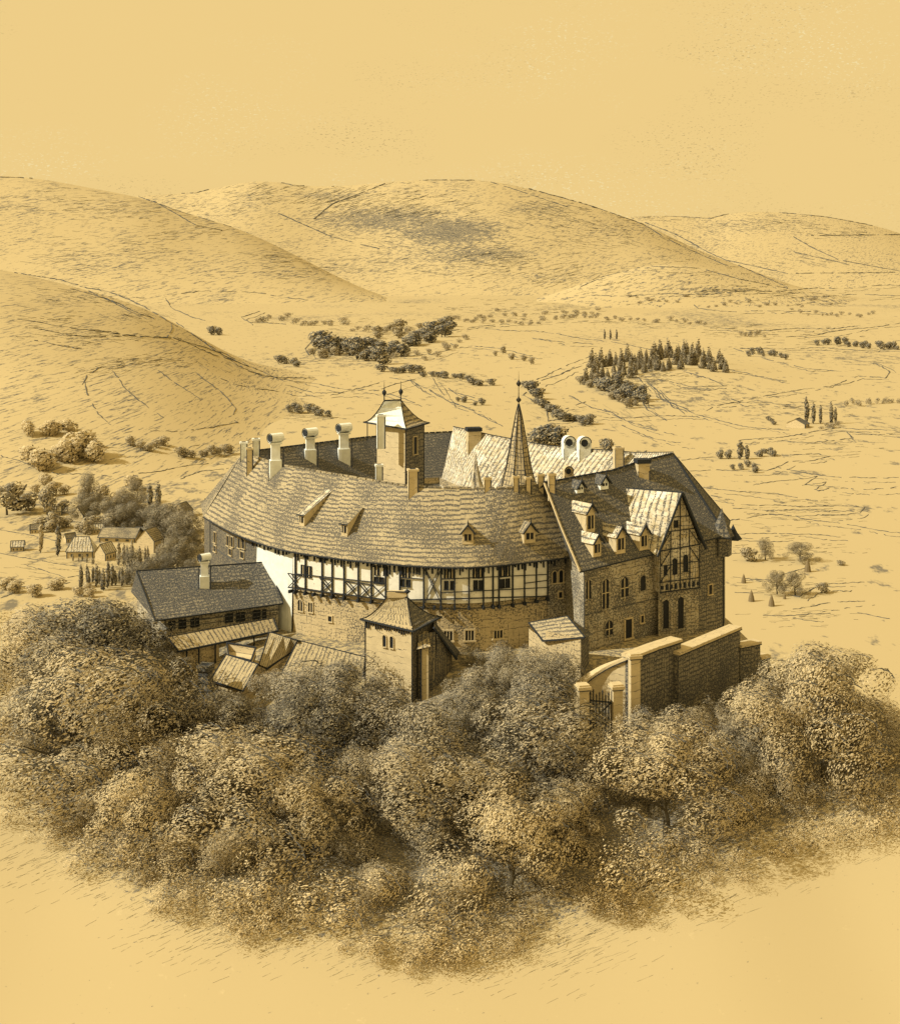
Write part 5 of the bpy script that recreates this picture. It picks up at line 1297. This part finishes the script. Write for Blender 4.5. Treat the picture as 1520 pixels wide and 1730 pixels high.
for p in [[(0,299),(40,300),(70,302),(150,316),(235,330)],[(235,332),(300,356),(340,368),(400,386),(430,398)],[(235,328),(330,326),(380,313),(430,304),(465,306),(500,314),(560,314)],[(560,315),(640,307),(700,304),(820,304),(880,315),(950,334),(1000,348),(1090,380)],
          [(1090,376),(1140,395),(1200,428),(1260,454),(1330,485)],[(1000,350),(1110,364),(1200,369),(1235,360),(1275,355),(1330,360),(1400,367),(1500,386)],[(980,485),(1020,467),(1080,452)],[(1100,450),(1180,453),(1250,472),(1330,487)],
          [(1085,378),(1120,400),(1160,420),(1230,450)],[(1340,400),(1375,420),(1420,440),(1520,458)],[(1370,398),(1520,396)],[(1230,440),(1330,462),(1520,460)],[(1340,425),(1430,446)],[(820,304),(900,330),(960,350)],
          [(650,310),(560,345),(530,370)],[(470,360),(560,400),(640,420)],[(260,340),(330,380),(380,390)]]:
    bank('ridge_hedge', p, 1.5, gaps=.06, wob=.5)  # pencil contour lines added along the crests
# ------------------------------------------------------------------ pencil hatching added as shading strokes on hills, plain and lower slope
def near_at(px, py, y0):
    dx = (px-HX)/F; dz = -(py-HY)/F; y = y0*.9; last = y
    while y < y0*1.18:
        if EYE+dz*y <= H(dx*y, y):
            a, b = last, y
            for _ in range(7):
                m = (a+b)/2
                if EYE+dz*m <= H(dx*m, m): b = m
                else: a = m
            return V((dx*b, b, H(dx*b, b)))
        last = y; y *= 1.012
    return None
def streaks(regions, seed, th=.55, lo=600.0, name='dry_grass', mat='ink_soft'):
    r = random.Random(seed); mb = MB()
    for (cx, cy, rx, ry, ang, n, ln) in regions:
        for _ in range(n):
            while True:
                a, b_ = r.gauss(0, .5), r.gauss(0, .5)
                if abs(a) < 1.3 and abs(b_) < 1.3: break
            px, py = cx+a*rx, cy+b_*ry
            q = at(px, py, lo)
            if q is None or q.y > 11000: continue
            A = ang+r.uniform(-.12, .12); L = ln*r.uniform(.4, 1.3); k = max(2, int(L/6)); prev = q; bend = r.uniform(-.02, .02)
            for i in range(1, k+1):
                px += cos(A)*L/k; py -= sin(A)*L/k; A += bend
                p = near_at(px+r.uniform(-.3,.3), py+r.uniform(-.4,.4), prev.y)
                if p is None or abs(p.y-prev.y) > prev.y*.12: break
                if r.random() > .2:
                    w_ = th*p.y/F*r.uniform(.4, 1.1)
                    D = p-prev; S = D.cross(V((0,1,.3))).normalized()*w_*.5; S2 = V((0,-1,0))*w_*.3; up = U(w_*.5)
                    mb.poly([prev-S+up, p-S+up, p+S+up, prev+S+up], 0); mb.poly([prev+S+up, p+S+up, p-S2+up, prev-S2+up], 0)
                prev = p
    o = mb.build(name, [mat]); o['kind'] = 'stuff'; return o
streaks([(150,350,150,45,-.03,110,26),(150,430,160,40,-.05,90,28),(330,380,110,40,.15,80,20),(440,330,90,25,.25,80,18),(560,340,70,25,.3,120,18),(680,350,130,35,.2,230,20),(760,400,120,40,-.25,230,18),(640,400,110,30,-.15,110,18),
         (840,440,110,30,.1,150,20),(700,450,160,30,-.05,170,22),(500,450,130,30,-.05,110,22),(920,360,90,30,-.2,130,20),(1000,400,100,35,-.15,110,20),(920,470,110,25,.2,90,20),(1100,365,60,10,-.05,60,16),(1280,375,110,14,-.1,90,18),
         (1400,390,80,14,-.12,50,18),(1150,400,70,20,-.35,40,20),(1140,460,100,18,-.1,70,18),(1200,490,110,8,0,60,22),(1350,440,90,18,-.2,50,18),(1020,480,60,14,.35,40,16)], 5, .5, 2500)
streaks([(130,500,90,18,-.2,80,24),(230,530,60,14,-.35,50,22),(120,570,90,14,-.12,70,26),(230,610,80,14,.02,80,20),(160,630,50,14,.2,40,18),(80,540,60,12,-.1,30,26),(370,610,50,14,-.5,30,20)], 6, .55, 380)
streaks([(1090,635,70,26,.1,160,14),(1150,660,90,20,-.2,60,22),(1060,690,60,20,-.6,40,20),(640,560,110,26,.15,110,14),(600,600,70,16,.1,70,14),(760,640,80,16,-.25,60,16),(860,520,160,14,.02,110,16),(1000,545,160,8,0,70,16),
         (1250,560,140,18,.02,80,18),(1400,580,100,10,0,60,18),(1350,500,120,18,0,70,22),(930,700,50,18,-.4,60,14),(1330,690,80,14,.05,40,20),(1330,860,120,40,-.03,80,26),(1330,930,110,22,0,60,18),(1340,990,100,16,0,50,18),
         (1350,1040,90,20,-.02,50,22),(1400,760,90,20,-.02,30,24),(60,960,80,30,-.05,50,22),(170,960,80,20,-.05,60,18),(250,880,80,40,.4,120,14),(120,760,110,26,0,80,14),(350,770,60,14,.1,40,12),(60,870,60,30,.3,60,14),(520,705,60,8,0,40,16),(1000,760,90,10,-.1,20,16)], 7, .55, 240)
lower = [(cx, cy, 150, 75, .42, 210, 26) for cx, cy in ((60,1250),(150,1380),(260,1470),(380,1520),(520,1560),(660,1590),(800,1590),(930,1560),(1060,1510),(1180,1470),(1300,1430),(1420,1380),(1500,1300),(100,1450),(330,1570),(900,1600),(1200,1400),(1350,1380),(480,1480),(1080,1440))]
streaks(lower, 8, .45, 75, 'dry_undergrowth')  # pencil scribble added over the lower slope
# ------------------------------------------------------------------ light, sky, camera
w = bpy.data.worlds.new("World"); sc.world = w; w.use_nodes = True
nt = w.node_tree; bg = nt.nodes['Background']
tcw = nt.nodes.new('ShaderNodeTexCoord')
mp = nt.nodes.new('ShaderNodeMapping'); mp.inputs['Scale'].default_value = (1, 1, 2.6)
nt.links.new(tcw.outputs['Generated'], mp.inputs['Vector'])
def wn(scale, detail, lo, hi):
    n = nt.nodes.new('ShaderNodeTexNoise'); n.inputs['Scale'].default_value = scale; n.inputs['Detail'].default_value = detail
    nt.links.new(mp.outputs[0], n.inputs['Vector'])
    r = nt.nodes.new('ShaderNodeMapRange'); r.inputs[1].default_value = lo; r.inputs[2].default_value = hi
    nt.links.new(n.outputs[0], r.inputs[0]); return r.outputs[0]
def wmix(f, a, b):
    m = nt.nodes.new('ShaderNodeMix'); m.data_type = 'RGBA'
    nt.links.new(f, m.inputs[0])
    for i, v in ((6, a), (7, b)):
        if isinstance(v, tuple): m.inputs[i].default_value = (*v, 1)
        else: nt.links.new(v, m.inputs[i])
    return m.outputs[2]
def wmul(a, b):
    m = nt.nodes.new('ShaderNodeMath'); m.operation = 'MULTIPLY'; nt.links.new(a, m.inputs[0])
    if isinstance(b, float): m.inputs[1].default_value = b
    else: nt.links.new(b, m.inputs[1])
    return m.outputs[0]
SKY = (0.855, 0.612, 0.245)
c1 = wmix(wmul(wmul(wn(420, 2, .60, .68), wn(5, 3, .48, .66)), 0.6), SKY, (0.96, 0.86, 0.50))
c2 = wmix(wmul(wmul(wn(450, 2, .61, .67), wn(7, 3, .50, .68)), 0.7), c1, (0.42, 0.30, 0.13))
nt.links.new(c2, bg.inputs['Color']); bg.inputs['Strength'].default_value = 1.0

sun = bpy.data.lights.new('sun', 'SUN'); sun.energy = 4.5; sun.angle = radians(0.6); sun.color = (1.0, 0.91, 0.70)
so = bpy.data.objects.new('sun', sun); COL.objects.link(so)
so.rotation_euler = V((-0.78, -0.22, 0.62)).to_track_quat('Z', 'Y').to_euler(); so.location = (-60, 100, 90)

cam = bpy.data.cameras.new('camera'); co = bpy.data.objects.new('camera', cam); COL.objects.link(co)
co.location = (0, 0, EYE); co.rotation_euler = (pi/2, 0, 0)
cam.sensor_fit = 'HORIZONTAL'; cam.sensor_width = 36; cam.lens = 36*F/1520; cam.shift_y = -415/1520
cam.clip_start = 1; cam.clip_end = 30000
sc.camera = co
vs = sc.view_settings; vs.view_transform = 'Standard'; vs.look = 'None'; vs.exposure = 0; vs.gamma = 1
sc.cycles.max_bounces = 5; sc.cycles.diffuse_bounces = 3
